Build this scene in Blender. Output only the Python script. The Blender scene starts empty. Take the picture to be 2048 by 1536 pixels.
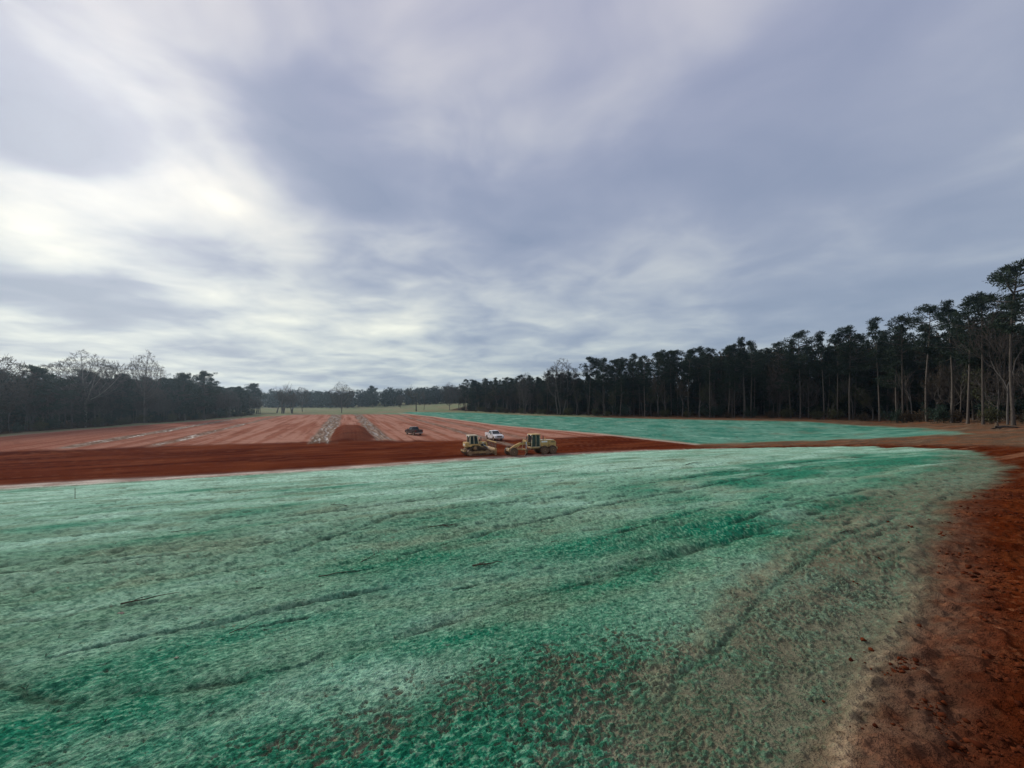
import bpy, bmesh, math, random
import numpy as np
from mathutils import Vector, Matrix
R = math.radians
scene = bpy.context.scene
C = scene.collection

# ------------------------------------------------------------------ camera
cam_d = bpy.data.cameras.new("camera")
cam = bpy.data.objects.new("camera", cam_d); C.objects.link(cam)
cam.location = (0, 0, 8.0)
cam.rotation_euler = (R(90), 0, 0)
cam_d.sensor_width = 36.0
cam_d.lens = 36.0 * 800 / 2048
cam_d.shift_y = 32 / 2048
cam_d.clip_start = 0.1
cam_d.clip_end = 6000
scene.camera = cam

# ------------------------------------------------------------------ sky
SUN_AZ, SUN_EL = -47.0, 27.0          # degrees; azimuth from +Y, negative = left
world = bpy.data.worlds.new("World"); scene.world = world
world.use_nodes = True
wt = world.node_tree; wt.nodes.clear()
def wn(kind, **kw):
    n = wt.nodes.new(kind)
    for k, v in kw.items(): setattr(n, k, v)
    return n
def wl(a, b): wt.links.new(a, b)
def wm(op, a, b=None, c=None, clamp=False):
    n = wn('ShaderNodeMath', operation=op); n.use_clamp = clamp
    for i, v in enumerate((a, b, c)):
        if v is None: continue
        if isinstance(v, (int, float)): n.inputs[i].default_value = v
        else: wl(v, n.inputs[i])
    return n.outputs[0]
tc = wn('ShaderNodeTexCoord')
sx = wn('ShaderNodeSeparateXYZ'); wl(tc.outputs['Generated'], sx.inputs[0])
dx, dy, dz = sx.outputs
zc = wm('ADD', wm('MAXIMUM', dz, 0.0), 0.125)
cp = wn('ShaderNodeCombineXYZ'); wl(wm('DIVIDE', dx, zc), cp.inputs[0]); wl(wm('DIVIDE', dy, zc), cp.inputs[1])
def wnoise(vec, scale, detail, rough, dist, off):
    a = wn('ShaderNodeVectorMath', operation='ADD'); wl(vec, a.inputs[0]); a.inputs[1].default_value = off
    n = wn('ShaderNodeTexNoise'); n.inputs['Scale'].default_value = scale; n.inputs['Detail'].default_value = detail
    n.inputs['Roughness'].default_value = rough; n.inputs['Distortion'].default_value = dist
    wl(a.outputs[0], n.inputs['Vector']); return n.outputs[0]
n1 = wnoise(cp.outputs[0], 0.95, 4.0, 0.50, 0.35, (3.1, 7.7, 0.4))
n2 = wnoise(cp.outputs[0], 0.33, 2.0, 0.45, 0.2, (11.3, 2.2, 5.0))
n3 = wnoise(cp.outputs[0], 2.4, 4.0, 0.5, 0.4, (1.3, 9.2, 2.0))
warp = wnoise(cp.outputs[0], 0.8, 3.0, 0.55, 0.0, (5.5, 1.1, 8.8))
warp2 = wnoise(cp.outputs[0], 0.8, 3.0, 0.55, 0.0, (15.5, 21.1, 3.8))
az = wm('MULTIPLY', wm('ARCTAN2', dx, dy), 57.2958)
el = wm('MULTIPLY', wm('ARCSINE', dz), 57.2958)
azw = wm('ADD', az, wm('MULTIPLY', wm('SUBTRACT', warp, 0.5), 16.0))
elw = wm('ADD', el, wm('MULTIPLY', wm('SUBTRACT', warp2, 0.5), wm('MINIMUM', wm('MULTIPLY', el, 0.55), 13.0)))
# cloud masses: azimuth, elevation, half widths (degrees), lightness
CLOUDS = [(-51.3, 15.5, 6.0, 2.2, 0.30), (-45.8, 19.2, 5.2, 1.4, 0.26), (-50.9, 13.7, 3.4, 1.2, 0.25), (-36.6, 21.9, 3.7, 1.7, 0.2),
          (-25.1, 19.9, 8.8, 2.3, 0.12), (-44.1, 12.2, 7.4, 1.2, 0.3), (-30.1, 12.2, 13.4, 1.3, 0.2), (-20.8, 9.9, 13.8, 1.4, 0.2),
          (-45.8, 31.7, 10.4, 5.1, 0.22), (-38.0, 30.6, 5.8, 2.5, 0.2), (-50.6, 22.8, 4.8, 2.4, -0.60), (-28.5, 30.7, 4.4, 3.7, -0.40),
          (-22.0, 24.9, 5.5, 2.7, -0.32), (-49.1, 9.5, 7.4, 1.6, -0.38), (-36.6, 16.5, 6.9, 1.6, -0.18), (-3.1, 21.8, 8.6, 7.4, -0.1),
          (-14.3, 34.6, 8.1, 3.8, 0.08), (25.2, 17.6, 5.3, 2.4, 0.12), (4.0, 14.0, 10.7, 3.4, 0.1), (38.0, 32.6, 17.8, 10.0, -0.06), (46.0, 22.0, 20.0, 14.0, -0.07)]
acc = None
for a0, e0, sa, se, am in CLOUDS:
    u = wm('DIVIDE', wm('SUBTRACT', azw, a0), sa * 1.15); v = wm('DIVIDE', wm('SUBTRACT', elw, e0), se * 1.15)
    q = wm('ADD', wm('MULTIPLY', u, u), wm('MULTIPLY', v, v))
    g = wm('MULTIPLY', wm('EXPONENT', wm('MULTIPLY', q, -1.0)), am)
    acc = g if acc is None else wm('ADD', acc, g)
sv = (math.sin(R(-48)) * math.cos(R(15)), math.cos(R(-48)) * math.cos(R(15)), math.sin(R(15)))
dt = wn('ShaderNodeVectorMath', operation='DOT_PRODUCT'); wl(tc.outputs['Generated'], dt.inputs[0]); dt.inputs[1].default_value = sv
glow = wm('POWER', wm('MAXIMUM', dt.outputs['Value'], 0.0), 2.2)
v = wm('ADD', wm('MULTIPLY', wm('SUBTRACT', n1, 0.5), 1.15), wm('MULTIPLY', wm('SUBTRACT', n2, 0.5), 0.5))
v = wm('ADD', v, wm('MULTIPLY', wm('SUBTRACT', n3, 0.5), 0.75))
contrast = wm('ADD', wm('MULTIPLY', glow, 0.75), 0.66)          # contrast fades away from the bright side
v = wm('MULTIPLY', v, contrast)
v = wm('ADD', wm('ADD', v, acc), wm('ADD', wm('MULTIPLY', glow, 0.145), 0.37))
ramp = wn('ShaderNodeValToRGB'); wl(v, ramp.inputs[0])
cr = ramp.color_ramp; cr.interpolation = 'B_SPLINE'
pts = [(0.02, (0.275, 0.325, 0.46)), (0.26, (0.345, 0.385, 0.52)), (0.42, (0.46, 0.49, 0.59)), (0.60, (0.62, 0.63, 0.68)), (0.82, (0.81, 0.785, 0.765)), (1.0, (1.02, 0.965, 0.88))]
cr.elements[0].position, cr.elements[0].color = pts[0][0], (*pts[0][1], 1)
cr.elements[1].position, cr.elements[1].color = pts[-1][0], (*pts[-1][1], 1)
for p, c in pts[1:-1]:
    e = cr.elements.new(p); e.color = (*c, 1)
# violet cast overhead, grey-teal towards the horizon
tint = wn('ShaderNodeValToRGB'); wl(wm('DIVIDE', el, 60.0), tint.inputs[0])
tr = tint.color_ramp
tr.elements[0].position, tr.elements[0].color = 0.0, (0.90, 1.02, 0.97, 1)
tr.elements[1].position, tr.elements[1].color = 0.85, (1.055, 0.995, 1.03, 1)
e = tr.elements.new(0.3); e.color = (0.96, 1.0, 0.98, 1)
mt = wn('ShaderNodeMix', data_type='RGBA', blend_type='MULTIPLY'); mt.inputs[0].default_value = 1.0
wl(ramp.outputs[0], mt.inputs[6]); wl(tint.outputs[0], mt.inputs[7])
scl = wn('ShaderNodeMix', data_type='RGBA', blend_type='MULTIPLY'); scl.inputs[0].default_value = 1.0
wl(mt.outputs[2], scl.inputs[6]); scl.inputs[7].default_value = (10, 10, 10, 1)
scl.clamp_result = False
nish = wn('ShaderNodeTexSky', sky_type='NISHITA')
nish.sun_disc = False; nish.sun_elevation = R(SUN_EL); nish.sun_rotation = R(SUN_AZ)
nish.air_density = 1.2; nish.dust_density = 2.0
cov = wn('ShaderNodeMix', data_type='RGBA'); cov.inputs[0].default_value = 0.94        # cloud cover over the clear sky
wl(nish.outputs[0], cov.inputs[6]); wl(scl.outputs[2], cov.inputs[7])
bg = wn('ShaderNodeBackground'); bg.inputs['Strength'].default_value = 0.055
wl(cov.outputs[2], bg.inputs['Color'])
wo = wn('ShaderNodeOutputWorld'); wl(bg.outputs[0], wo.inputs['Surface'])
world.cycles.sampling_method = 'MANUAL'; world.cycles.sample_map_resolution = 512

# ------------------------------------------------------------------ sun behind thin cloud
sun_d = bpy.data.lights.new("sun", 'SUN'); sun = bpy.data.objects.new("sun", sun_d); C.objects.link(sun)
sun_d.energy = 1.5; sun_d.angle = R(10); sun_d.color = (1.0, 0.94, 0.86)
sdir = Vector((math.sin(R(SUN_AZ)) * math.cos(R(SUN_EL)), math.cos(R(SUN_AZ)) * math.cos(R(SUN_EL)), math.sin(R(SUN_EL))))
sun.rotation_euler = (-sdir).to_track_quat('-Z', 'Y').to_euler()
vs = scene.view_settings
vs.view_transform = 'Standard'; vs.look = 'None'; vs.gamma = 1.0; vs.exposure = 0.863; vs.use_curve_mapping = False
scene.cycles.use_denoising = True
scene.cycles.use_adaptive_sampling = False
scene.cycles.volume_bounces = 0
scene.cycles.max_bounces = 5; scene.cycles.diffuse_bounces = 3; scene.cycles.transparent_max_bounces = 6
scene.cycles.volume_step_rate = 4.0

# ------------------------------------------------------------------ noise and shape tools
def perlin(x, y, seed=0):
    g = np.random.RandomState(seed)
    perm = np.concatenate([g.permutation(512)] * 2)
    ang = g.rand(512) * 2 * np.pi
    gx, gy = np.cos(ang), np.sin(ang)
    x = np.asarray(x, np.float64); y = np.asarray(y, np.float64)
    xi = np.floor(x).astype(np.int64); yi = np.floor(y).astype(np.int64)
    xf = x - xi; yf = y - yi
    u = xf * xf * xf * (xf * (xf * 6 - 15) + 10); w = yf * yf * yf * (yf * (yf * 6 - 15) + 10)
    def h(a, b): return perm[(perm[a & 511] + b) & 511]
    a, b, c, d = h(xi, yi), h(xi + 1, yi), h(xi, yi + 1), h(xi + 1, yi + 1)
    n00 = gx[a] * xf + gy[a] * yf; n10 = gx[b] * (xf - 1) + gy[b] * yf
    n01 = gx[c] * xf + gy[c] * (yf - 1); n11 = gx[d] * (xf - 1) + gy[d] * (yf - 1)
    return (n00 + u * (n10 - n00) + w * ((n01 + u * (n11 - n01)) - (n00 + u * (n10 - n00)))) * 1.5
def fbm(x, y, seed, oct=3, gain=0.5):
    t = 0; a = 1.0; f = 1.0; s = 0
    for i in range(oct):
        t = t + a * perlin(x * f, y * f, seed + 17 * i); s += a; a *= gain; f *= 2.03
    return t / s
def ss(a, b, v):
    t = np.clip((v - a) / (b - a), 0, 1); return t * t * (3 - 2 * t)
def dist_line(x, y, pts):
    best = np.full(np.shape(x), 1e9)
    for (ax, ay), (bx, by) in zip(pts[:-1], pts[1:]):
        vx, vy = bx - ax, by - ay; L = vx * vx + vy * vy
        t = np.clip(((x - ax) * vx + (y - ay) * vy) / L, 0, 1)
        best = np.minimum(best, np.hypot(x - ax - t * vx, y - ay - t * vy))
    return best
def inside(x, y, poly):
    r = np.zeros(np.shape(x), bool); n = len(poly)
    for i in range(n):
        (ax, ay), (bx, by) = poly[i], poly[(i + 1) % n]
        if ay == by: continue
        r ^= ((ay > y) != (by > y)) & (x < (bx - ax) * (y - ay) / (by - ay) + ax)
    return r
def sdist(x, y, poly):
    d = dist_line(x, y, list(poly) + [poly[0]])
    return np.where(inside(x, y, poly), d, -d)

# ------------------------------------------------------------------ lie of the land
def sp(v, w): return w * np.logaddexp(0, np.asarray(v, float) / w)
def fS(x, y): return 50.1 + .387 * x - .922 * y        # metres uphill of the toe of the near slope
def fT(x, y): return .922 * x + .387 * y               # metres along the toe
def fU(x, y): return .866 * (x - 20.7) + .5 * (y - 94.)  # metres up the far bank
def mound_h(x, y):
    s, t = -fS(x, y), fT(x, y)
    along = ss(29, 36, s) * (1 - ss(62, 84, s))
    return 1.5 * along * ss(-3.4, 0.4, t) * (1 - ss(2.8, 6.4, t)) + .25 * ss(24, 32, s) * (1 - ss(34, 60, s)) * np.exp(-((t - 1.5) / 9.0) ** 2)
def height(x, y):
    return .108 * np.minimum(sp(fS(x, y), .6), 62) + .05 * np.minimum(sp(fU(x, y), 1.0), 90) + mound_h(x, y)
def hz(x, y): return float(height(np.float64(x), np.float64(y)))

TOE = [(-135, -3), (-80, 20), (-46.2, 36.1), (-41.6, 38.0), (-35.8, 39.6), (-30.1, 41.9), (-21.3, 45.5), (-6.9, 52.9), (6.2, 57.6), (22.0, 62.6), (31.4, 58.9)]
NEAR_EDGE = [(31.4, 58.9), (42.1, 49.8), (41.6, 39.3), (38.8, 33.2), (29.4, 24.0), (22.9, 18.6), (16.8, 14.3), (13.6, 12.4), (10.6, 10.1), (8.4, 8.1), (6.3, 6.2), (4.8, 5.0), (3.8, 4.3), (2.6, 3.3), (1.9, 2.6), (1.0, 1.2), (-1, -3), (-3, -20)]
NEAR = TOE + NEAR_EDGE[1:] + [(-40, -60), (-135, -60)]
RTOE = [(32.8, 72.0), (20.6, 93.8), (-3.8, 125.5), (-36.2, 188.1), (-70, 247)]
RTOP = [(-65.2, 257), (-19.4, 214), (5.7, 176.0), (24.2, 153.9), (38.6, 136.8), (61.1, 114.7), (75.2, 102.3), (79.0, 86.0), (71.0, 66.5), (62.0, 53.6), (50.5, 60.6), (42.7, 70.2)]
BANK = RTOE + RTOP
FIELD = [(-112, 4)] + TOE[1:-1] + [(30.5, 66.5)] + RTOE[:-1] + [(-58, 224), (-118, 219), (-119.8, 183), (-118.9, 152), (-116.8, 121), (-115.4, 103), (-111, 86), (-109, 40)]
FOREST_R = [(-40, 254), (-4, 205), (35, 155), (61, 130), (82, 113), (91, 98), (92, 84), (81, 59), (70, 43), (66, 20), (900, -200), (900, 900), (-10, 900)]
FOREST_L = [(-117, 60), (-118.5, 94), (-124, 123), (-128, 168), (-134, 205), (-150, 232), (-900, 300), (-900, -300), (-112, -300), (-114, 10)]

# ------------------------------------------------------------------ ground sheet
def make_ground():
    r = [0.05, 0.35, 0.7, 1.0, 1.3, 1.55, 1.75, 1.9, 2.0]
    def grow(to, k):
        while r[-1] < to: r.append(r[-1] * (1 + k))
    grow(9, .0031); grow(60, .0062); grow(260, .0105); grow(900, .04)
    r = np.array(r)
    half = R(58)
    a = np.concatenate([np.linspace(-math.pi, -half, 40)[:-1], np.linspace(-half, half, 780), np.linspace(half, math.pi, 40)[1:-1]])
    nr, na = len(r), len(a)
    A, Rr = np.meshgrid(a, r)
    x = (np.sin(A) * Rr).ravel(); y = (np.cos(A) * Rr).ravel(); rad = Rr.ravel()
    s = fS(x, y); t = fT(x, y)
    z = height(x, y)
    # ---- edges wander a little
    wob = fbm(x / 1.7, y / 1.7, 3, 3) * np.clip(rad * .03, .12, 1.4)
    sdn = sdist(x, y, NEAR) + wob * .9
    sdb = sdist(x, y, BANK) + fbm(x / 4, y / 4, 5, 2) * .7
    sdf = sdist(x, y, FIELD) + wob * .25
    sfl = sdist(x, y, FOREST_L) + fbm(x / 5, y / 5, 7, 2) * 1.0
    sfr = sdist(x, y, FOREST_R) + fbm(x / 5, y / 5, 8, 2) * 2.0
    toe_d = dist_line(x, y, TOE); rtoe_d = dist_line(x, y, RTOE)
    # position along right edge: how much the mulch thins out
    edge_d = dist_line(x, y, NEAR_EDGE)
    fade_w = np.interp(np.hypot(x, y), [3, 6, 12, 25, 45], [.7, .75, .8, 1.0, 1.2])
    nearness = ss(45, 14, rad)
    # ---- broad slope relief: ridges along the contour
    s2 = s + fbm(x / 9, y / 9, 21, 2) * 1.6 + fbm(x / 2.6, y / 2.6, 22, 2) * .35
    rid = perlin(s2 / 2.4, t / 26, 31) * .085 + perlin(s2 / .95, t / 12, 32) * .04 + perlin(s2 / .33, t / 5, 33) * .013
    onslope = ss(-.5, 2.0, s)
    z += rid * onslope * np.clip(.35 + rad / 14, .5, 1.3)
    # ---- coverage of mulch over soil
    patch = fbm(t / 5.5, s / 2.6, 41, 3)
    def blob(px, py, rt, rs):
        return np.exp(-((t - fT(px, py)) / rt) ** 2 - ((s - fS(px, py)) / rs) ** 2)
    thick_vignette = .42 + .95 * patch + .38 * ss(6.5, 3.6, rad)  # heavier mulch patches, plus lens vignette painted as darkening around the camera
    for bx, by, rt, rs, am in [(-23.6, 23.8, 5, 1.8, .45), (-3.5, 9.1, 1.9, .95, .55), (-1.4, 10.2, 2.2, .7, .35), (20, 27.8, 9, 3.6, .6), (13, 21.5, 6, 2.6, .45), (29, 29, 9, 5, .5), (7.4, 14, 3.4, 1.8, .5), (4.5, 10.5, 3.0, 1.2, .4), (-6.2, 28.3, 6, 1.3, .25), (-12.2, 26, 4.5, 1.2, .45),
                               (2.7, 9.4, 2.2, .6, .35), (-3.3, 6.2, 2.0, .6, .12), (27.6, 28.5, 7, 3, .4), (-2.5, 3.4, 1.6, .6, .3), (-.6, 3.7, 1.0, .6, .3), (13, 21, 4, 1.5, .3)]:
        thick_vignette = thick_vignette + am * blob(bx, by, rt, rs)
    for pts, w, am in [([(-9, 2.6), (-4.7, 3.6), (-3.1, 4.0), (-1.6, 4.75), (.6, 6.4), (5.6, 9.5), (12.6, 13.7)], .34, .5), ([(-7, 3.8), (-5.6, 4.3), (-4.2, 5.3), (-2.5, 6.2)], .22, .3), ([(-8, 7), (-5, 7.3), (0, 9.0), (4, 11.5)], .4, .2)]:
        thick_vignette = thick_vignette + am * np.exp(-((dist_line(x, y, pts) + .5 * fbm(x / .7, y / .7, 45, 2)) / (w * np.clip(rad / 5, .8, 2.5))) ** 2)
    pale = .5 * ss(.05, .6, -patch)
    for bx, by, rt, rs, am in [(14.3, 35.1, 9, 3.0, .75), (3.1, 32.6, 8, 2.2, .45), (-28.6, 23.2, 4, 1.2, .5), (-.9, 5.8, .8, .35, .45), (-1.9, 6.9, 2.6, .7, .28), (-6.5, 9.5, 4, 1.6, .2), (-1.6, 17.7, 3, 1, .4), (3.9, 13.8, 2.5, 1, .35), (-6.6, 16.3, 3.5, 1.2, .5), (-14, 38, 14, 3.0, .45), (-30, 33, 14, 3.0, .4)]:
        pale = pale + am * blob(bx, by, rt, rs)
    thin = .10 + .20 * fbm(t / 3.1, s / 1.4, 43, 3)
    for bx, by, rt, rs, am in [(-8.9, 9.9, 4.5, 2.2, .12), (-.5, 4.1, 1.6, .55, .48), (.8, 3.5, 1.1, .7, .50), (1.0, 4.6, 1.4, .6, .30), (-2.4, 3.0, 1.2, .5, .2), (2.6, 4.6, 1.3, .9, .3), (4.5, 6.5, 1.6, 1.1, .32), (1.8, 3.9, .9, .6, .32), (2.5, 7.4, 1.5, .6, .16), (2, 12.5, 2.5, .8, .2), (8.8, 10.4, 2.5, 1.6, .3), (15.4, 14.1, 4, 2.5, .32), (27, 24, 5, 3.5, .25), (-2.2, 2.9, 1.5, .6, .12)]:
        thin = thin + am * blob(bx, by, rt, rs)
    fade = 1 - ss(0, 1, sdn / fade_w)                       # 1 at the ragged right-hand edge
    atedge = ss(3.0, .0, edge_d / fade_w) * (toe_d > 6)
    thin = thin + .55 * fade * ss(-.2, .6, edge_d * 0 + 1) * (edge_d < toe_d + 2)
    # tyre ruts and scraped lines that cross the slope
    RUTS = [([(1.4, 3.7), (1.8, 4.3), (2.5, 4.8), (3.8, 6.1), (6.5, 8.4), (11, 11.3)], .05, .014), ([(-5.7, 9.8), (-4.1, 14.7), (1.6, 16.8), (7.4, 21.4), (16.0, 26.8), (24, 31)], .12, .05),
            ([(-2.5, 9.2), (-.5, 11.6), (4, 15.6), (11.9, 20.8), (20, 27.2)], .10, .045), ([(-9, 5.6), (-4.7, 4.2), (-3.0, 4.5), (-1.6, 5.3), (.6, 6.7), (5.6, 9.8), (12.6, 14.2)], .20, .034),
            ([(-6.0, 5.2), (-4.4, 6.0), (-2.2, 7.1)], .05, .04), ([(-8.5, 6.0), (-6.1, 6.8), (-4.6, 7.3)], .05, .035), ([(-3.9, 5.75), (-3.1, 6.05)], .03, .03), ([(-3.7, 7.9), (-2.9, 8.3)], .04, .04),
            ([(2, 9.8), (4.2, 11.2), (8, 14.6)], .06, .03), ([(10, 33), (24, 38)], .15, .05), ([(-2, 24), (6, 28), (18, 34.5)], .14, .05), ([(14, 25.2), (24, 31.5), (31, 35)], .14, .05), ([(-20, 20), (-8, 25), (4, 31)], .14, .04), ([(-16, 13), (-9, 15.5), (-3, 19)], .10, .03), ([(-12, 9), (-7.5, 10.6), (-4.5, 12.4)], .07, .03), ([(-24, 17), (-15, 20.5)], .12, .03), ([(-7.5, 8.2), (-5.2, 9.1)], .05, .03), ([(3, 19), (9, 22.5), (15, 25.5)], .10, .03), ([(-1, 7.0), (.6, 7.9)], .04, .02), ([(5, 10.2), (9, 13), (15, 16.5)], .08, .03)]
    rutm = np.zeros_like(x); crk = np.zeros_like(x)
    jit = fbm(x / .6, y / .6, 51, 2) * .06
    for pts, w, dpt in RUTS:
        d = dist_line(x, y, pts) + jit
        g = np.exp(-(d / w) ** 2)
        z -= 1.2 * dpt * g * (.55 + .6 * (perlin(t / .7, s / .7, 52) > -.15)) * onslope
        rutm = np.maximum(rutm, g)
        tw = np.clip(.006 * rad, .022, .09)
        crk = np.maximum(crk, (.45 if dpt == .014 else 1) * np.exp(-((d + .25 * jit) / tw) ** 2) * ss(-.35, .15, perlin(t / 1.1, s / .9, 53) + .4 * perlin(t / .25, s / .3, 54)))
    # ---- mulch clumps: real relief
    xa = (x * .90 + y * .42) * .85; ya = (y * .90 - x * .42) * 1.45   # clumps drawn out along the sweep of the hose
    xa = xa + .05 * perlin(x / .2, y / .2, 61); ya = ya + .05 * perlin(x / .2, y / .2, 62)
    # one size of lump near the eye, joined by coarser drifts farther off
    z -= .022 * crk * onslope
    w1 = ss(22, 8, rad); w2 = ss(2.0, 10, rad) * ss(60, 25, rad)
    ridged = 1 - np.abs(perlin(xa / .085, ya / .085, 63)); rid2 = 1 - np.abs(perlin(xa / .040, ya / .040, 64))
    lump = (np.abs(perlin(xa / .062, ya / .062, 63)) * .75 + np.abs(perlin(xa / .030, ya / .030, 64)) * .35 + .25 * ridged ** 2)
    covn = fbm(xa / .085, ya / .085, 65, 3, .65)
    covn2 = fbm(t / .5, s / .3, 66, 2)
    th = -.66 + .95 * np.clip(thin, -.2, .72)
    covf = covn * (.45 + .55 * w1) + covn2 * .4
    cover = ss(th - .10, th + .10, covf)
    # along the right-hand edge the mulch thins to flecks over brown soil
    sw = np.interp(rad, [3, 7, 13, 25, 45], [1.3, 2.3, 3.2, 3.6, 3.0])
    sparse = ss(1.0, .45, edge_d / sw + .35 * fbm(t / 1.6, s / .9, 167, 3)) * (toe_d > 5) * ss(60, 40, rad)
    fleck = ss(-.12, .26, fbm(xa / .05, ya / .05, 168, 2) + .5 * covn2 + .25 * (edge_d / sw - .5))
    cover = np.maximum(cover, .75 * ss(.10, .35, perlin(xa / .035, ya / .035, 172) + .3 * perlin(xa / .09, ya / .09, 173)))   # stray fibre on the bare spots
    cover = cover * (1 - sparse) + np.minimum(cover + .3, 1) * fleck * sparse * .9
    lump = lump * (1 - .45 * sparse)
    hm = cover * (.010 + .033 * lump * (.6 + .4 * np.clip(thick_vignette, 0, 1.2)) * (1 - .45 * np.clip(atedge, 0, 1))) * w1
    hm = hm + cover * w2 * (.035 * (1 - np.abs(perlin(t / .42, s / .3, 67))) ** 2 + .03 * perlin(t / 1.0, s / .5, 68))
    on_near = ss(-.25, .5, sdn / fade_w)
    z += hm * on_near
    # farther up the slope: short drifts and gaps drawn out along the contour
    wf = ss(6, 13, rad) * ss(75, 35, rad)
    dash = perlin(t / .55 + .3 * s, s / .20, 161) + .6 * perlin(t / 1.3, s / .42, 162)
    gap = ss(.30, .62, dash) * wf
    gap = np.maximum(gap, ss(.42, .60, perlin(x / .3, y / .3, 163)) * wf * .8)
    z += wf * on_near * onslope * (-.045 * gap + .03 * np.maximum(-dash, 0))
    # ---- bare earth relief on the right-hand shoulder and the road
    bare = 1 - on_near
    rn = ss(60, 25, rad) * (s > -4) * (x > -2)
    cl = np.maximum(perlin(x / .16, y / .16, 71), 0) ** .8 * .055 + np.maximum(perlin(x / .075, y / .075, 72), 0) * .030 * w1 + np.maximum(perlin(x / .04, y / .04, 174), 0) * .012 * w1 + np.maximum(perlin(x / .5, y / .5, 73) - .2, 0) * .09 + fbm(x / 1.6, y / 1.6, 74, 2) * .06
    z += cl * (bare + on_near * .3 * fade) * rn
    berm = np.zeros_like(x)
    for pts, w, hgt in [([(1.9, 2.1), (2.35, 2.85), (2.9, 3.5), (3.9, 4.35), (5.0, 5.2), (6.5, 6.4)], .075, .025), ([(2.9, 2.3), (3.6, 3.2), (4.6, 4.3), (5.6, 5.4)], .10, -.05), ([(6.2, 6.3), (8.2, 8.2), (10.3, 10.2), (13.0, 12.6), (16.5, 14.8)], .10, .03), ([(9, 6.5), (14, 10.5), (24, 16.5), (36, 26)], .28, -.06), ([(11, 7.0), (16, 10.8), (27, 17.5), (41, 29)], .28, -.06)]:
        g = np.exp(-((dist_line(x, y, pts) + jit * .8) / w) ** 2); z += hgt * g
        if hgt > 0: berm = np.maximum(berm, g)
    # ---- graded field: blade marks along the toe, wet ruts along the rows
    streak = perlin(s / .55, t / 16, 81); streak2 = perlin(s / 1.6, t / 30, 82); rows = perlin(t / .6, s / 40, 83); rows2 = perlin(t / 2.2, s / 55, 84)
    infield = ss(0, 1.5, sdf)
    band_edge = np.interp(t, [-60, -40, -18, 0, 20, 36], [39, 37.5, 37, 33, 27, 24]) + perlin(t / 6, s / 9, 85) * 1.6
    freshb = 1 - ss(-2.5, 2.5, -s - band_edge + 1.5 * fbm(t / 2.5, s / 1.5, 191, 3))
    mnd = ss(.18, .5, mound_h(x, y))
    freshb = np.maximum(freshb, mnd * .85)
    ztrk = perlin(s / .8, t / 22, 86) * .05 + streak * .03
    z += infield * (freshb * ztrk * (1 - mnd) + (1 - freshb) * (rows * .03 + rows2 * .04)) * ss(3, 8, toe_d)
    wet = np.zeros_like(x)
    for t0, t1, s0, am in [(-6.3, -1.2, 30, 1.), (5.0, 9.0, 31, .95), (-44.5, -41.2, 39, .9), (-31.8, -29.3, 37, .8), (26.2, 28.4, 12, .75), (33.5, 36.5, 22, .45), (21.0, 22.2, 42, .35)]:
        tt = t + perlin(s / 14, t / 6, 87) * .7
        wet = np.maximum(wet, am * ss(t0 - .5, t0 + .7, tt) * (1 - ss(t1 - .7, t1 + .5, tt)) * ss(s0 - 2, s0 + 5, -s + 3 * perlin(t / .8, s / 5, 88)))
    wet *= infield * (1 - mnd) * (1 - ss(-1, 1, 26 - (-s)) * 0)
    rutn = perlin(t / .8, s / 11, 89) + .6 * perlin(t / .45, s / 4, 90) + .3 * perlin(t / .5, s / 1.2, 190)
    z += wet * rutn * .14
    puddle = .8 * wet * ss(.16, .45, -rutn + .25 * perlin(t / 2, s / 12, 91)); silt = wet * ss(.1, .5, rutn)
    z += .05 * np.exp(-((toe_d - 1.0) / .5) ** 2) * (perlin(x / .6, y / .6, 92) > 0) * (rad > 20)
    # ---- meadow and woodland floor
    z += fbm(x / 14, y / 14, 95, 3) * .5 * ss(1, 10, np.minimum(np.minimum(-sdn, -sdb), -sdf)) * ss(100, 160, rad)
    z += (np.maximum(perlin(x / .8, y / .8, 96), 0) * .16) * ss(.5, 3, np.minimum(np.minimum(-sdb, -sdn), -sdf)) * (s < 40) * ss(200, 120, rad) * ss(28, 45, rad)

    # ---- base colours (albedo)
    def mix(a, b, f):
        f = np.clip(f, 0, 1)[:, None]; return a * (1 - f) + b * f
    def col(*c): return np.tile(np.array(c, float), (len(x), 1))
    fine = fbm(x / .35, y / .35, 101, 2); mid = fbm(x / 3, y / 3, 102, 3); big = fbm(x / 13, y / 13, 103, 3)
    soil = mix(col(.200, .190, .132), col(.195, .165, .110), ss(-.1, .5, mid)); soil = mix(soil, col(.110, .108, .076), ss(.0, .5, fine) * .6)
    mulch = mix(col(.150, .305, .200), col(.018, .195, .110), ss(.30, 1.05, thick_vignette))
    pale = pale + .75 * ss(44, 14, s) * (.4 + .6 * ss(-.4, .4, -patch)) * (1 - .5 * np.clip(thick_vignette - .6, 0, 1))
    mulch = mix(mulch, col(.215, .415, .285), ss(40, 28, s) * .75 * (1 - np.clip((thick_vignette - .45) * 1.6, 0, 1)))     # paler down the slope
    mulch = mix(mulch, col(.44, .69, .53), np.clip(pale, 0, 1) * .85)
    grey = ss(-.05, .45, fbm(t / 4.5, s / 1.7, 104, 4, .6)) * .75
    for bx, by, rt, rs, am in [(-8.9, 9.9, 6, 2.6, .5), (-6.6, 16.3, 4.5, 1.6, .55), (2.0, 12.5, 3, 1.2, .5), (-5, 7.0, 2.5, .8, .3), (3.2, 8.0, 2, .8, .35), (16, 38, 10, 3, .4)]: grey = grey + am * blob(bx, by, rt, rs)
    mulch = mix(mulch, col(.195, .27, .175), np.clip(grey, 0, .9) * (1 - .7 * np.clip(thick_vignette - .5, 0, 1)))
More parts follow.
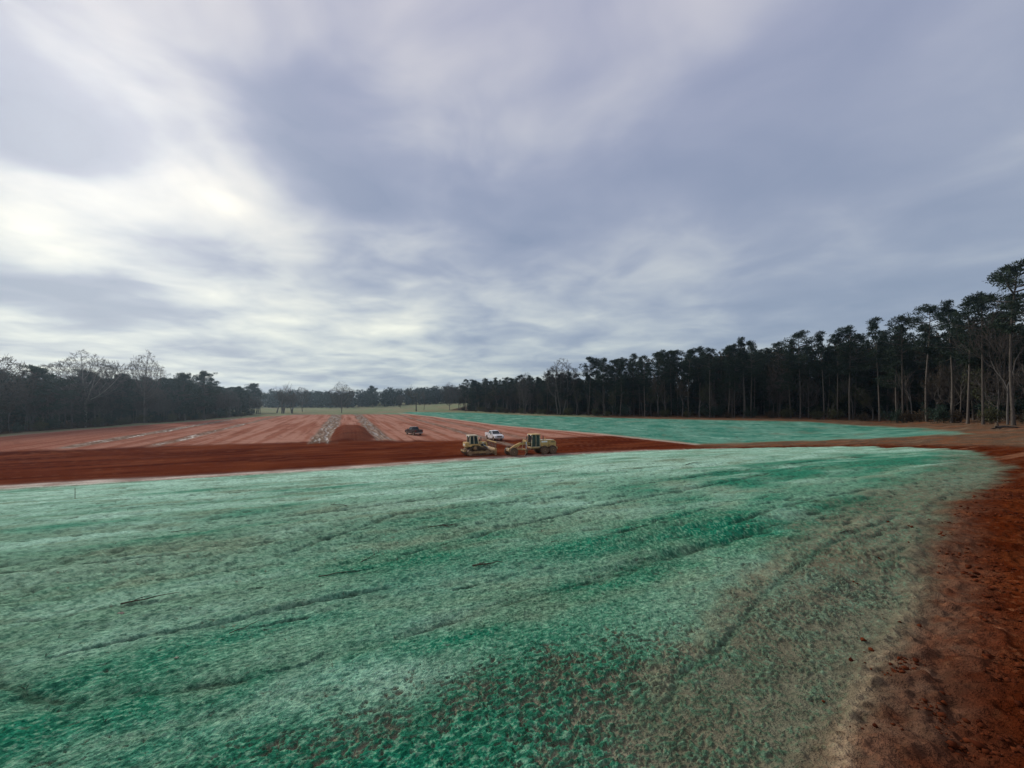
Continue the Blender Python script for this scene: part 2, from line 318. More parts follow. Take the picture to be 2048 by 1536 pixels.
    fib = perlin(xa / .030, ya / .030, 165) * w1 + perlin(xa / .09, ya / .07, 166)          # two-tone fibre: dyed wood and pale straw
    mulch = mix(mulch, mulch * np.array([.38, .52, .50]), ss(.0, .5, fib) * (.25 + .65 * ss(26, 8, rad))); mulch = mix(mulch, col(.30, .50, .33), ss(.22, .65, -fib) * .5 * ss(30, 10, rad))
    mulch = mulch * (1 + .18 * fine)[:, None]
    far_cov = ss(10, 26, rad)
    tone = np.clip(cover * (1 - .35 * far_cov) + .35 * far_cov * (1 - thin), 0, 1)
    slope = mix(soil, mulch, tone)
    slope = mix(slope, col(.105, .112, .070), np.clip(thin - .25, 0, .6) * .4 + sparse * .42)
    slope = mix(slope, col(.05, .085, .055), gap * .55)
    slope = mix(slope, mulch * .6, rutm * .5)
    slope = mix(slope, col(.035, .055, .036), crk * .6)
    lipd = dist_line(x, y, [(1.25, 3.75), (1.65, 4.4), (2.3, 4.95), (3.55, 6.3), (6.2, 8.6), (10.7, 11.6)]) + jit
    slope = mix(slope, col(.235, .235, .150), np.exp(-(lipd / .16) ** 2) * .55 * ss(-.3, .2, fine))
    # earth on the right
    earth = mix(col(.082, .0155, .004), col(.130, .033, .010), ss(-.1, .5, fbm(x / .9, y / .9, 105, 3)))
    earth = mix(earth, col(.036, .008, .003), ss(.0, .4, fbm(x / .20, y / .13, 106, 4, .65)) * .85)
    earth = mix(earth, col(.16, .055, .022), ss(.12, .5, fbm(x / .09, y / .055, 175, 3, .65)) * .6 * ss(20, 6, rad)); earth = mix(earth, col(.022, .005, .002), ss(.15, .5, -fbm(x / .07, y / .045, 176, 3, .65)) * .7 * ss(20, 6, rad))
    earth = mix(earth, col(.30, .13, .06), ss(.4, .65, perlin(x / .11, y / .11, 107)) * .35 * w1)
    earth = mix(earth, col(.045, .009, .003), ss(-.05, .45, fbm(x / 2.6, y / 1.9, 170, 3) + .55 * np.exp(-((x - 4.6) / 2.2) ** 2 - ((y - 2.8) / 1.6) ** 2)) * .7)  # random dark patches; corner vignette painted into the earth at lower right
    trackr = fbm(s / 1.4 + t * .01, t / 14, 108, 3)
    earth = mix(earth, col(.27, .13, .07), ss(.1, .5, trackr) * ss(20, 35, rad) * .7)
    earth = mix(earth, col(.12, .04, .018), ss(.0, .5, -trackr) * ss(14, 30, rad) * .6)
    brownish = ss(1.1, .1, -sdn) * ss(30, 8, rad)
    earth = mix(earth, col(.17, .12, .08), brownish * (.45 + .4 * fine))
    earth = mix(earth, col(.34, .24, .15), berm * .9 * ss(-.5, .1, fbm(x / .12, y / .12, 169, 3)))
    # pale verge between road/forest and the bank
    verge = mix(col(.125, .085, .052), col(.19, .085, .042), ss(-.1, .4, mid)); verge = mix(verge, col(.24, .17, .11), ss(.1, .5, fbm(x / 6, y / 2, 109, 2)) * .5)
    away = ss(1, 8, -sdn) * ss(46, 54, x * .8 + y * .35)
    earth = mix(earth, verge, away * .85)
    # field
    dry = mix(col(.38, .195, .137), col(.28, .112, .07), ss(-.1, .45, rows2 + .4 * mid)); dry = mix(dry, col(.19, .062, .034), ss(.2, .55, rows + .5 * big) * .7)
    dry = mix(dry, col(.45, .24, .17), ss(.2, .6, fbm(t / 1.5, s / 22, 110, 3)) * .6)
    dry = mix(dry, col(.22, .075, .045), ss(20, 60, -t + 8 * big) * .6)
    fresh = mix(col(.112, .024, .008), col(.070, .013, .005), ss(-.15, .4, streak2 + .4 * big)); fresh = mix(fresh, col(.17, .058, .026), ss(.28, .55, streak + .3 * mid) * .55)
    fresh = mix(fresh, col(.10, .027, .014), ss(.25, .5, -streak) * .5)
    fresh = mix(fresh, col(.175, .048, .018), ss(-.05, .4, fbm(t / 14, s / 4, 192, 3)) * .55)
    fieldc = mix(dry, fresh, freshb)
    fieldc = mix(fieldc, col(.125, .095, .066), wet * .85); fieldc = mix(fieldc, col(.42, .34, .27), silt * .6); fieldc = mix(fieldc, col(.14, .12, .10), puddle * .7)
    crack = ss(.08, .02, np.abs(fbm(x / 9, y / 9, 111, 2))) * (1 - freshb) * .35
    fieldc = mix(fieldc, col(.16, .06, .035), crack)
    # bank
    bank = mix(col(.120, .285, .205), col(.045, .195, .132), ss(-.2, .3, fbm(x / 6, y / 6, 112, 4, .65))); bank = mix(bank, col(.26, .46, .35), ss(.05, .5, fbm(fU(x, y) / 2.2, (y - x) / 16, 113, 4, .65)) * .75); bank = mix(bank, col(.06, .10, .065), ss(.22, .5, fbm(fU(x, y) / 1.1, (y - x * .6) / 3.0, 119, 3)) * .6)
    bank = mix(bank, col(.16, .21, .14), ss(.1, .5, fbm(x / 7, y / 7, 114, 4, .6)) * .6)
    bank = mix(bank, col(.17, .16, .10), ss(2.8, .2, sdb + 1.5 * fbm(x / 3, y / 3, 171, 3)) * .75)
    meadow = mix(col(.19, .215, .12), col(.23, .20, .125), ss(-.2, .4, fbm(x / 18, y / 18, 115, 3))); meadow = mix(meadow, col(.11, .15, .07), ss(.1, .5, fbm(x / 6, y / 6, 116, 3)) * .5)
    meadow = mix(meadow, col(.08, .27, .19), ss(12, 0, dist_line(x, y, [(-70, 232), (-45, 214)])) * .5)
    litter = mix(col(.075, .052, .035), col(.12, .075, .045), ss(-.1, .4, mid))
    # zone of each vertex (for colour) and of each face (for objects)
    def zones(sdn, sdb, sdf, sfl, sfr, xx, yy):
        zid = np.full(np.shape(sdn), 4)                        # haul road and shoulder
        far = (yy > 150) & (sdb < 0) | (xx < -60)
        zid[far] = 3                                           # meadow
        zid[sfr > 0] = 5; zid[sfl > 0] = 5
        zid[sdb > 0] = 2; zid[sdf > 0] = 1; zid[sdn > 0] = 0
        return zid
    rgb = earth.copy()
    rgb = mix(rgb, meadow, ((x < -60) | ((y > 150) & (sfr < 0))) * 1.0)
    rgb = mix(rgb, litter, np.maximum(ss(-2, 3, sfr), ss(-1, 2, sfl)))
    rgb = mix(rgb, bank, ss(-.4, .9, sdb))
    rgb = mix(rgb, fieldc, ss(-.3, .3, sdf))
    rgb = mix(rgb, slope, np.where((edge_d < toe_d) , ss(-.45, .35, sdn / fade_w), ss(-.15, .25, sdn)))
    # silt line washed out along both toes
    tl = np.exp(-((toe_d - .3 - .5 * (sdn < 0) + wob * .3) / (.75 + .4 * (sdn < 0))) ** 2) * ss(16, 26, rad) * (x < 33)
    rgb = mix(rgb, col(.60, .52, .43), tl * (.85 + .5 * perlin(t / 3, s, 117)) * np.interp(t, [-45, 0, 25], [1, .8, .35]))
    tl2 = np.exp(-((toe_d - 1.5) / .7) ** 2) * (sdn > 0) * ss(16, 26, rad)
    rgb = mix(rgb, col(.20, .22, .16), tl2 * .6); rgb = mix(rgb, col(.08, .07, .05), tl2 * ss(.25, .5, fbm(x / .7, y / .7, 118, 2)) * .7)
    rl = np.exp(-((rtoe_d - .3) / .65) ** 2) * (rad > 40)
    rgb = mix(rgb, col(.50, .40, .31), rl * .7)
    ll = np.exp(-((np.abs(sdf) - .3) / .7) ** 2) * (x < -105)
    rgb = mix(rgb, col(.34, .24, .18), ll * .5)
    rough = .95 - .38 * np.clip(puddle * 1.2, 0, 1) 

    co = np.stack([x, y, z], 1)
    ii = np.arange(nr - 1)[:, None] * na + np.arange(na)[None, :]
    jj = np.arange(nr - 1)[:, None] * na + (np.arange(na)[None, :] + 1) % na
    quads = np.stack([ii, ii + na, jj + na, jj], -1).reshape(-1, 4)[:, ::-1]
    fm = lambda v: v[quads].mean(1)
    zid = zones(fm(sdn), fm(sdb), fm(sdf), fm(sfl), fm(sfr), fm(x), fm(y))
    # shared smooth normals so that the pieces meet without a seam
    e1 = co[quads[:, 2]] - co[quads[:, 0]]; e2 = co[quads[:, 3]] - co[quads[:, 1]]
    fn = np.cross(e1, e2); fn *= np.sign(fn[:, 2:3] + 1e-12)
    vn = np.zeros_like(co)
    for k in range(4):
        for ax in range(3): vn[:, ax] += np.bincount(quads[:, k], fn[:, ax], len(co))
    vn /= np.linalg.norm(vn, axis=1)[:, None] + 1e-12
    names = ['seeded_slope', 'dirt_field', 'seeded_bank', 'meadow', 'dirt_road', 'forest_floor']
    for k, nm in enumerate(names):
        q = quads[zid == k]
        used, inv = np.unique(q, return_inverse=True); q = inv.reshape(q.shape)
        me = bpy.data.meshes.new(nm)
        me.vertices.add(len(used)); me.vertices.foreach_set('co', co[used].astype(np.float32).ravel())
        me.loops.add(q.size); me.loops.foreach_set('vertex_index', q.astype(np.int32).ravel())
        me.polygons.add(len(q)); me.polygons.foreach_set('loop_start', np.arange(0, q.size, 4, dtype=np.int32))
        me.update(calc_edges=True)
        me.polygons.foreach_set('use_smooth', np.ones(len(q), bool))
        at = me.attributes.new('albedo', 'FLOAT_COLOR', 'POINT')
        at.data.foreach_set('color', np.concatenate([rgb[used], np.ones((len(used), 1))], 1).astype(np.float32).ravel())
        at = me.attributes.new('rough', 'FLOAT', 'POINT'); at.data.foreach_set('value', rough[used].astype(np.float32))
        me.materials.append(MAT['earth'])
        me.normals_split_custom_set_from_vertices(vn[used].astype(np.float32))
        o = bpy.data.objects.new(nm, me); C.objects.link(o); o['kind'] = 'structure'
        o['label'] = {'seeded_slope': 'near slope sprayed with turquoise seeding mulch', 'dirt_field': 'graded red clay field with wet ruts', 'seeded_bank': 'far turquoise seeded bank below the wood', 'meadow': 'pale grass meadow beyond the red field', 'dirt_road': 'orange-brown dirt haul road and shoulder at right', 'forest_floor': 'leaf-littered woodland floor'}[nm]

# ------------------------------------------------------------------ materials
MAT = {}
def new_mat(name):
    m = bpy.data.materials.new(name); m.use_nodes = True
    nt = m.node_tree; b = nt.nodes['Principled BSDF']; return m, nt, b
def earth_mat():
    m, nt, b = new_mat('earth'); N = nt.nodes; L = nt.links
    a = N.new('ShaderNodeAttribute'); a.attribute_name = 'albedo'
    rg = N.new('ShaderNodeAttribute'); rg.attribute_name = 'rough'
    tcn = N.new('ShaderNodeTexCoord')
    n1 = N.new('ShaderNodeTexNoise'); n1.inputs['Scale'].default_value = 55; n1.inputs['Detail'].default_value = 3; L.new(tcn.outputs['Object'], n1.inputs['Vector'])
    n2 = N.new('ShaderNodeTexNoise'); n2.inputs['Scale'].default_value = 7; n2.inputs['Detail'].default_value = 4; n2.inputs['Roughness'].default_value = .65; L.new(tcn.outputs['Object'], n2.inputs['Vector'])
    mr = N.new('ShaderNodeMapRange'); L.new(n2.outputs[0], mr.inputs[0]); mr.inputs[1].default_value = .3; mr.inputs[2].default_value = .7; mr.inputs[3].default_value = .72; mr.inputs[4].default_value = 1.28
    mr2 = N.new('ShaderNodeMapRange'); L.new(n1.outputs[0], mr2.inputs[0]); mr2.inputs[1].default_value = .3; mr2.inputs[2].default_value = .7; mr2.inputs[3].default_value = .8; mr2.inputs[4].default_value = 1.2
    mu = N.new('ShaderNodeMath'); mu.operation = 'MULTIPLY'; L.new(mr.outputs[0], mu.inputs[0]); L.new(mr2.outputs[0], mu.inputs[1])
    sc = N.new('ShaderNodeVectorMath'); sc.operation = 'SCALE'; L.new(a.outputs['Color'], sc.inputs[0]); L.new(mu.outputs[0], sc.inputs['Scale'])
    L.new(sc.outputs[0], b.inputs['Base Color']); L.new(rg.outputs['Fac'], b.inputs['Roughness'])
    spm = N.new('ShaderNodeMapRange'); L.new(rg.outputs['Fac'], spm.inputs[0]); spm.inputs[1].default_value = .85; spm.inputs[2].default_value = .4; spm.inputs[3].default_value = 0; spm.inputs[4].default_value = .5
    L.new(spm.outputs[0], b.inputs['Specular IOR Level'])
    bp = N.new('ShaderNodeBump'); bp.inputs['Strength'].default_value = .8; bp.inputs['Distance'].default_value = .03
    L.new(n1.outputs[0], bp.inputs['Height'])
    bp2 = N.new('ShaderNodeBump'); bp2.inputs['Strength'].default_value = .6; bp2.inputs['Distance'].default_value = .12
    L.new(n2.outputs[0], bp2.inputs['Height']); L.new(bp.outputs[0], bp2.inputs['Normal']); L.new(bp2.outputs[0], b.inputs['Normal'])
    return m
MAT['earth'] = earth_mat()
make_ground()

# ------------------------------------------------------------------ object tools
def tag(o, label=None, cat=None, group=None, kind=None):
    if label: o['label'] = label
    if cat: o['category'] = cat
    if group: o['group'] = group
    if kind: o['kind'] = kind
    return o
def empty(name, loc=(0, 0, 0), rz=0.0):
    o = bpy.data.objects.new(name, None); C.objects.link(o); o.location = loc; o.rotation_euler = (0, 0, rz)
    o.empty_display_size = .3
    return o
def mesh_np(name, verts, faces, mats, smooth=False, idx=None):
    """faces: (n, 3) or (n, 4) array, or a list of such arrays"""
    groups = faces if isinstance(faces, list) else [faces]
    groups = [g for g in groups if len(g)]
    me = bpy.data.meshes.new(name)
    me.vertices.add(len(verts)); me.vertices.foreach_set('co', np.asarray(verts, np.float32).ravel())
    tot = sum(g.size for g in groups); nf = sum(len(g) for g in groups)
    me.loops.add(tot); me.loops.foreach_set('vertex_index', np.concatenate([np.asarray(g, np.int32).ravel() for g in groups]))
    st = []; o = 0
    for g in groups:
        st.append(o + np.arange(len(g)) * g.shape[1]); o += g.size
    me.polygons.add(nf); me.polygons.foreach_set('loop_start', np.concatenate(st).astype(np.int32))
    if smooth: me.polygons.foreach_set('use_smooth', np.ones(nf, bool))
    me.update(calc_edges=True)
    for m in mats: me.materials.append(m)
    if idx is not None: me.polygons.foreach_set('material_index', np.asarray(idx, np.int32))
    return me
def put(name, me, parent=None, loc=(0, 0, 0)):
    o = bpy.data.objects.new(name, me); C.objects.link(o); o.parent = parent; o.location = loc; return o

# ------------------------------------------------------------------ plants
def leaf_mat(name, c0, c1, transl=.15, vary=.35):
    m, nt, b = new_mat(name); N = nt.nodes; L = nt.links
    oi = N.new('ShaderNodeObjectInfo'); tcn = N.new('ShaderNodeTexCoord')
    no = N.new('ShaderNodeTexNoise'); no.inputs['Scale'].default_value = .9; no.inputs['Detail'].default_value = 3; L.new(tcn.outputs['Object'], no.inputs['Vector'])
    ad = N.new('ShaderNodeMath'); ad.operation = 'MULTIPLY_ADD'; L.new(oi.outputs['Random'], ad.inputs[0]); ad.inputs[1].default_value = vary * 2
    sb = N.new('ShaderNodeMath'); sb.operation = 'SUBTRACT'; L.new(no.outputs[0], sb.inputs[0]); sb.inputs[1].default_value = vary; L.new(sb.outputs[0], ad.inputs[2])
    ad.use_clamp = True
    mx = N.new('ShaderNodeMix'); mx.data_type = 'RGBA'; L.new(ad.outputs[0], mx.inputs[0]); mx.inputs[6].default_value = (*c0, 1); mx.inputs[7].default_value = (*c1, 1)
    L.new(mx.outputs[2], b.inputs['Base Color']); b.inputs['Roughness'].default_value = .75; b.inputs['Specular IOR Level'].default_value = .2
    tr = N.new('ShaderNodeBsdfTranslucent'); L.new(mx.outputs[2], tr.inputs['Color'])
    ms = N.new('ShaderNodeMixShader'); ms.inputs[0].default_value = transl
    L.new(b.outputs[0], ms.inputs[1]); L.new(tr.outputs[0], ms.inputs[2]); L.new(ms.outputs[0], N['Material Output'].inputs['Surface'])
    return m
def bark_mat(name, c0, c1, sc=(14, 14, 2.2)):
    m, nt, b = new_mat(name); N = nt.nodes; L = nt.links
    tcn = N.new('ShaderNodeTexCoord'); mp = N.new('ShaderNodeMapping'); L.new(tcn.outputs['Object'], mp.inputs[0]); mp.inputs['Scale'].default_value = sc
    no = N.new('ShaderNodeTexNoise'); no.inputs['Scale'].default_value = 1; no.inputs['Detail'].default_value = 4; L.new(mp.outputs[0], no.inputs['Vector'])
    oi = N.new('ShaderNodeObjectInfo')
    mr = N.new('ShaderNodeMapRange'); L.new(no.outputs[0], mr.inputs[0]); mr.inputs[1].default_value = .3; mr.inputs[2].default_value = .7
    mx = N.new('ShaderNodeMix'); mx.data_type = 'RGBA'; L.new(mr.outputs[0], mx.inputs[0]); mx.inputs[6].default_value = (*c0, 1); mx.inputs[7].default_value = (*c1, 1)
    sc_ = N.new('ShaderNodeMapRange'); L.new(oi.outputs['Random'], sc_.inputs[0]); sc_.inputs[3].default_value = .7; sc_.inputs[4].default_value = 1.25
    vm = N.new('ShaderNodeVectorMath'); vm.operation = 'SCALE'; L.new(mx.outputs[2], vm.inputs[0]); L.new(sc_.outputs[0], vm.inputs['Scale'])
    L.new(vm.outputs[0], b.inputs['Base Color']); b.inputs['Roughness'].default_value = .95; b.inputs['Specular IOR Level'].default_value = .1
    bp = N.new('ShaderNodeBump'); bp.inputs['Strength'].default_value = .7; bp.inputs['Distance'].default_value = .04; L.new(no.outputs[0], bp.inputs['Height']); L.new(bp.outputs[0], b.inputs['Normal'])
    return m
MAT['needle'] = leaf_mat('needle', (.013, .026, .016), (.032, .048, .026))
MAT['needle_dark'] = leaf_mat('needle_dark', (.014, .032, .024), (.030, .055, .034))
MAT['brown_leaf'] = leaf_mat('brown_leaf', (.040, .034, .022), (.085, .056, .028), .25)
MAT['olive_leaf'] = leaf_mat('olive_leaf', (.055, .066, .030), (.095, .095, .042), .25)
MAT['pine_bark'] = bark_mat('pine_bark', (.060, .050, .041), (.150, .125, .104))
MAT['grey_bark'] = bark_mat('grey_bark', (.085, .076, .068), (.155, .14, .125))
MAT['pale_bark'] = bark_mat('pale_bark', (.22, .205, .185), (.40, .375, .34))
MAT['twig'] = bark_mat('twig', (.062, .052, .045), (.115, .095, .08))
MAT['brush'] = bark_mat('brush', (.055, .042, .030), (.12, .085, .055))

def tube_arrays(paths, sides):
    """paths: list of (points, radii) -> verts, quads"""
    V = []; Q = []; base = 0
    for pts, rad in paths:
        p = np.array(pts, float); n = len(p)
        d = np.gradient(p, axis=0); d /= np.linalg.norm(d, axis=1)[:, None] + 1e-9
        ref = np.array([0, 0, 1.0]) if abs(d[0][2]) < .9 else np.array([1.0, 0, 0])
        u = np.cross(d, ref); u /= np.linalg.norm(u, axis=1)[:, None] + 1e-9
        w = np.cross(d, u)
        a = np.arange(sides) * 2 * np.pi / sides
        ring = p[:, None, :] + (u[:, None, :] * np.cos(a)[None, :, None] + w[:, None, :] * np.sin(a)[None, :, None]) * np.array(rad)[:, None, None]
        V.append(ring.reshape(-1, 3))
        i = np.arange(n - 1)[:, None] * sides; k = np.arange(sides)[None, :]; k2 = (k + 1) % sides
        Q.append(np.stack([base + i + k, base + i + k2, base + i + sides + k2, base + i + sides + k], -1).reshape(-1, 4))
        base += n * sides
    return np.concatenate(V), np.concatenate(Q)
def sprays(rng, centres, rads, per, L, W, flat=.7, up=.25):
    """needle sprays or leaves: narrow quads scattered through lumps"""
    cs = np.repeat(np.array(centres), per, 0); rr = np.repeat(np.array(rads), per)
    n = len(cs)
    d = rng.normal(size=(n, 3)); d /= np.linalg.norm(d, axis=1)[:, None]
    rad = rng.rand(n) ** .45
    p = cs + d * (rr * rad)[:, None] * np.array([1, 1, flat])
    ax = d + rng.normal(size=(n, 3)) * .55; ax[:, 2] += up; ax /= np.linalg.norm(ax, axis=1)[:, None]
    sd = np.cross(ax, rng.normal(size=(n, 3))); sd /= np.linalg.norm(sd, axis=1)[:, None] + 1e-9
    l = (L * (.6 + .8 * rng.rand(n)))[:, None]; w = (W * (.6 + .8 * rng.rand(n)))[:, None]
    v = np.stack([p - sd * w * .5, p + sd * w * .5, p + ax * l + sd * w * .35, p + ax * l - sd * w * .35], 1).reshape(-1, 3)
    q = np.arange(n * 4).reshape(-1, 4)
    return v, q

PROTO = {}
def proto(name, parts): PROTO[name] = parts      # parts: list of (part name, mesh)
def make_pine(key, seed, h, crown0, spread, nlimb, per, lumps=(3, 5), lean=.3, leafm='needle', rtrunk=.2, dead=5, cone=False):
    rng = np.random.RandomState(seed)
    n = 12
    zz = np.linspace(0, h * .97, n)
    ph = rng.rand(2) * 6.28; am = rng.rand(2) * .12 + .03
    tx = np.sin(zz / h * 4 + ph[0]) * am[0] * 2 + lean * (zz / h) ** 2 * rng.randn() * 1.2; ty = np.sin(zz / h * 5 + ph[1]) * am[1] * 2 + lean * (zz / h) ** 2 * rng.randn() * 1.2
    tx -= tx[0]; ty -= ty[0]
    rad = rtrunk * (1 - .78 * zz / h); rad[0] *= 1.35
    tv, tq = tube_arrays([(np.stack([tx, ty, zz - np.where(zz == 0, .4, 0)], 1), rad)], 8)
    limbs = []; cen = []; rr = []
    at = lambda z: np.array([np.interp(z, zz, tx), np.interp(z, zz, ty), z])
    for i in range(nlimb):
        f = (i + rng.rand()) / nlimb                   # 0 base of crown .. 1 top
        z = h * (crown0 + (1 - crown0) * f * .97)
        prof = (math.sin(min(1, (f + .18) / .75) * 1.57) if f < .5 else (1 - ((f - .5) / .56) ** 1.7)) * spread
        if cone: prof = spread * (.95 - .80 * f) * (.6 + .4 * min(1, f * 6))
        ln = max(.5, prof * (.35 + .95 * rng.rand()))
        a = rng.rand() * 6.28; rise = ln * (.10 + .45 * f + .25 * rng.randn() * .5)
        p0 = at(z); p1 = p0 + np.array([math.cos(a) * ln, math.sin(a) * ln, rise])
        pm = (p0 + p1) / 2 + np.array([0, 0, -ln * .08])
        limbs.append(([p0, pm, p1], [max(.02, .028 * ln), .02 * ln + .01, .012]))
        for k in range(rng.randint(*lumps)):
            g = .45 + .6 * rng.rand()
            c = p0 + (p1 - p0) * g + rng.normal(size=3) * np.array([.4, .4, .25]) * (.4 + .2 * ln)
            cen.append(c); rr.append(.38 + .38 * rng.rand() + .06 * ln)
    top = at(h * .95)
    for k in range(5):
        cen.append(top + rng.normal(size=3) * np.array([.5, .5, .5])); rr.append(.5)
    for k in range(dead):
        z = h * crown0 * (.45 + .55 * rng.rand()); a = rng.rand() * 6.28; ln = .5 + 1.3 * rng.rand()
        p0 = at(z); limbs.append(([p0, p0 + np.array([math.cos(a) * ln * .5, math.sin(a) * ln * .5, .05]), p0 + np.array([math.cos(a) * ln, math.sin(a) * ln, -.2 + .3 * rng.rand()])], [.03, .022, .01]))
    lv, lq = tube_arrays(limbs, 4)
    rr = [r * rng.uniform(.6, 1.25) for r in rr]
    fv, fq = sprays(rng, cen, rr, int(per * 1.6), .34, .10, .5)
    v = np.concatenate([lv, fv]); q = np.concatenate([lq, fq + len(lv)])
    proto(key, [('trunk', mesh_np(key + '_trunk', tv, tq, [MAT['pine_bark']], True)),
                ('crown', mesh_np(key + '_crown', v, q, [MAT['twig'], MAT[leafm]], False, np.r_[np.zeros(len(lq)), np.ones(len(fq))]))])
def make_bare(key, seed, h, spread, trunk_f=.25, barkm='grey_bark', twigm='twig', leaves=None, nleaf=0, stems=1, dense=1.0, r0=.28, wide=.62, levels=4, up=.16):
    rng = random.Random(seed); nr = np.random.RandomState(seed)
    big = []; small = []; tips = []
    def grow(p, d, ln, r, lvl):
        pts = [p]; rad = [r]; q = p.copy(); dd = d.copy(); k = 3 if lvl < 3 else 2
        for i in range(k):
            dd = dd + Vector((rng.gauss(0, .16), rng.gauss(0, .16), rng.gauss(.05, .10))) * (.4 if lvl == 0 else 1.0); dd.normalize()
            q = q + dd * ln / k; pts.append(q.copy()); rad.append(r * (1 - .42 * (i + 1) / k))
        (big if lvl < 2 else small).append(([tuple(a) for a in pts], rad))
        if lvl >= levels:
            tips.append(tuple(q)); return
        nch = int((rng.choice((3, 4)) if lvl == 0 else rng.choice((3, 4, 4, 5) if lvl < 4 else (3, 4))) * dense + .5)
        for c in range(nch):
            f = .45 + .55 * (c + 1) / nch if lvl > 0 else .7 + .3 * (c + 1) / nch
            i = min(k - 1, int(f * k - 1e-6)); u = f * k - i
            b = Vector(pts[i]).lerp(Vector(pts[i + 1]), u)
            az = rng.random() * 6.28 + c * 2.4; sp_ = wide * (.6 + .75 * rng.random()) * (1.0 if lvl < 2 else 1.15)
            side = dd.orthogonal().normalized(); side.rotate(__import__('mathutils').Quaternion(dd, az))
            if c == nch - 1 and lvl > 0: sp_ *= .3                # the leader runs on
            nd = (dd * math.cos(sp_) + side * math.sin(sp_)); nd.z += up; nd.normalize()
            grow(b, nd, ln * (rng.uniform(.74, .90) if c == nch - 1 else rng.uniform(.52, .78)) * (1.0 if lvl else spread), rad[i] * rng.uniform(.52, .7), lvl + 1)
    for s_ in range(stems):
        off = Vector((rng.gauss(0, .9), rng.gauss(0, .9), -.3)) if stems > 1 else Vector((0, 0, -.3))
        d = Vector((rng.gauss(0, .12), rng.gauss(0, .12), 1)) if stems > 1 else Vector((rng.gauss(0, .05), rng.gauss(0, .05), 1))
        grow(off, d.normalized(), h * trunk_f * (rng.uniform(.8, 1.2) if stems > 1 else 1), r0, 0)
    small = [(p, [max(.026, a) for a in r]) for p, r in small]
    zmax = max(p[2] for p in tips); f = h / zmax
    tv, tq = tube_arrays(big, 7); sv_, sq = tube_arrays(small, 3)
    tv *= f; sv_ *= f
    parts = [('trunk', mesh_np(key + '_trunk', tv, tq, [MAT[barkm]], True))]
    mats = [MAT[twigm]]; v, q, idx = sv_, sq, np.zeros(len(sq))
    if leaves:
        t = np.array(tips) * f
        lv, lq = sprays(nr, t, np.full(len(t), .5), nleaf, .26, .17, .9, -.1)
        v = np.concatenate([sv_, lv]); q = np.concatenate([sq, lq + len(sv_)]); idx = np.r_[idx, np.ones(len(lq))]; mats.append(MAT[leaves])
    parts.append(('crown', mesh_np(key + '_crown', v, q, mats, False, idx)))
    proto(key, parts)
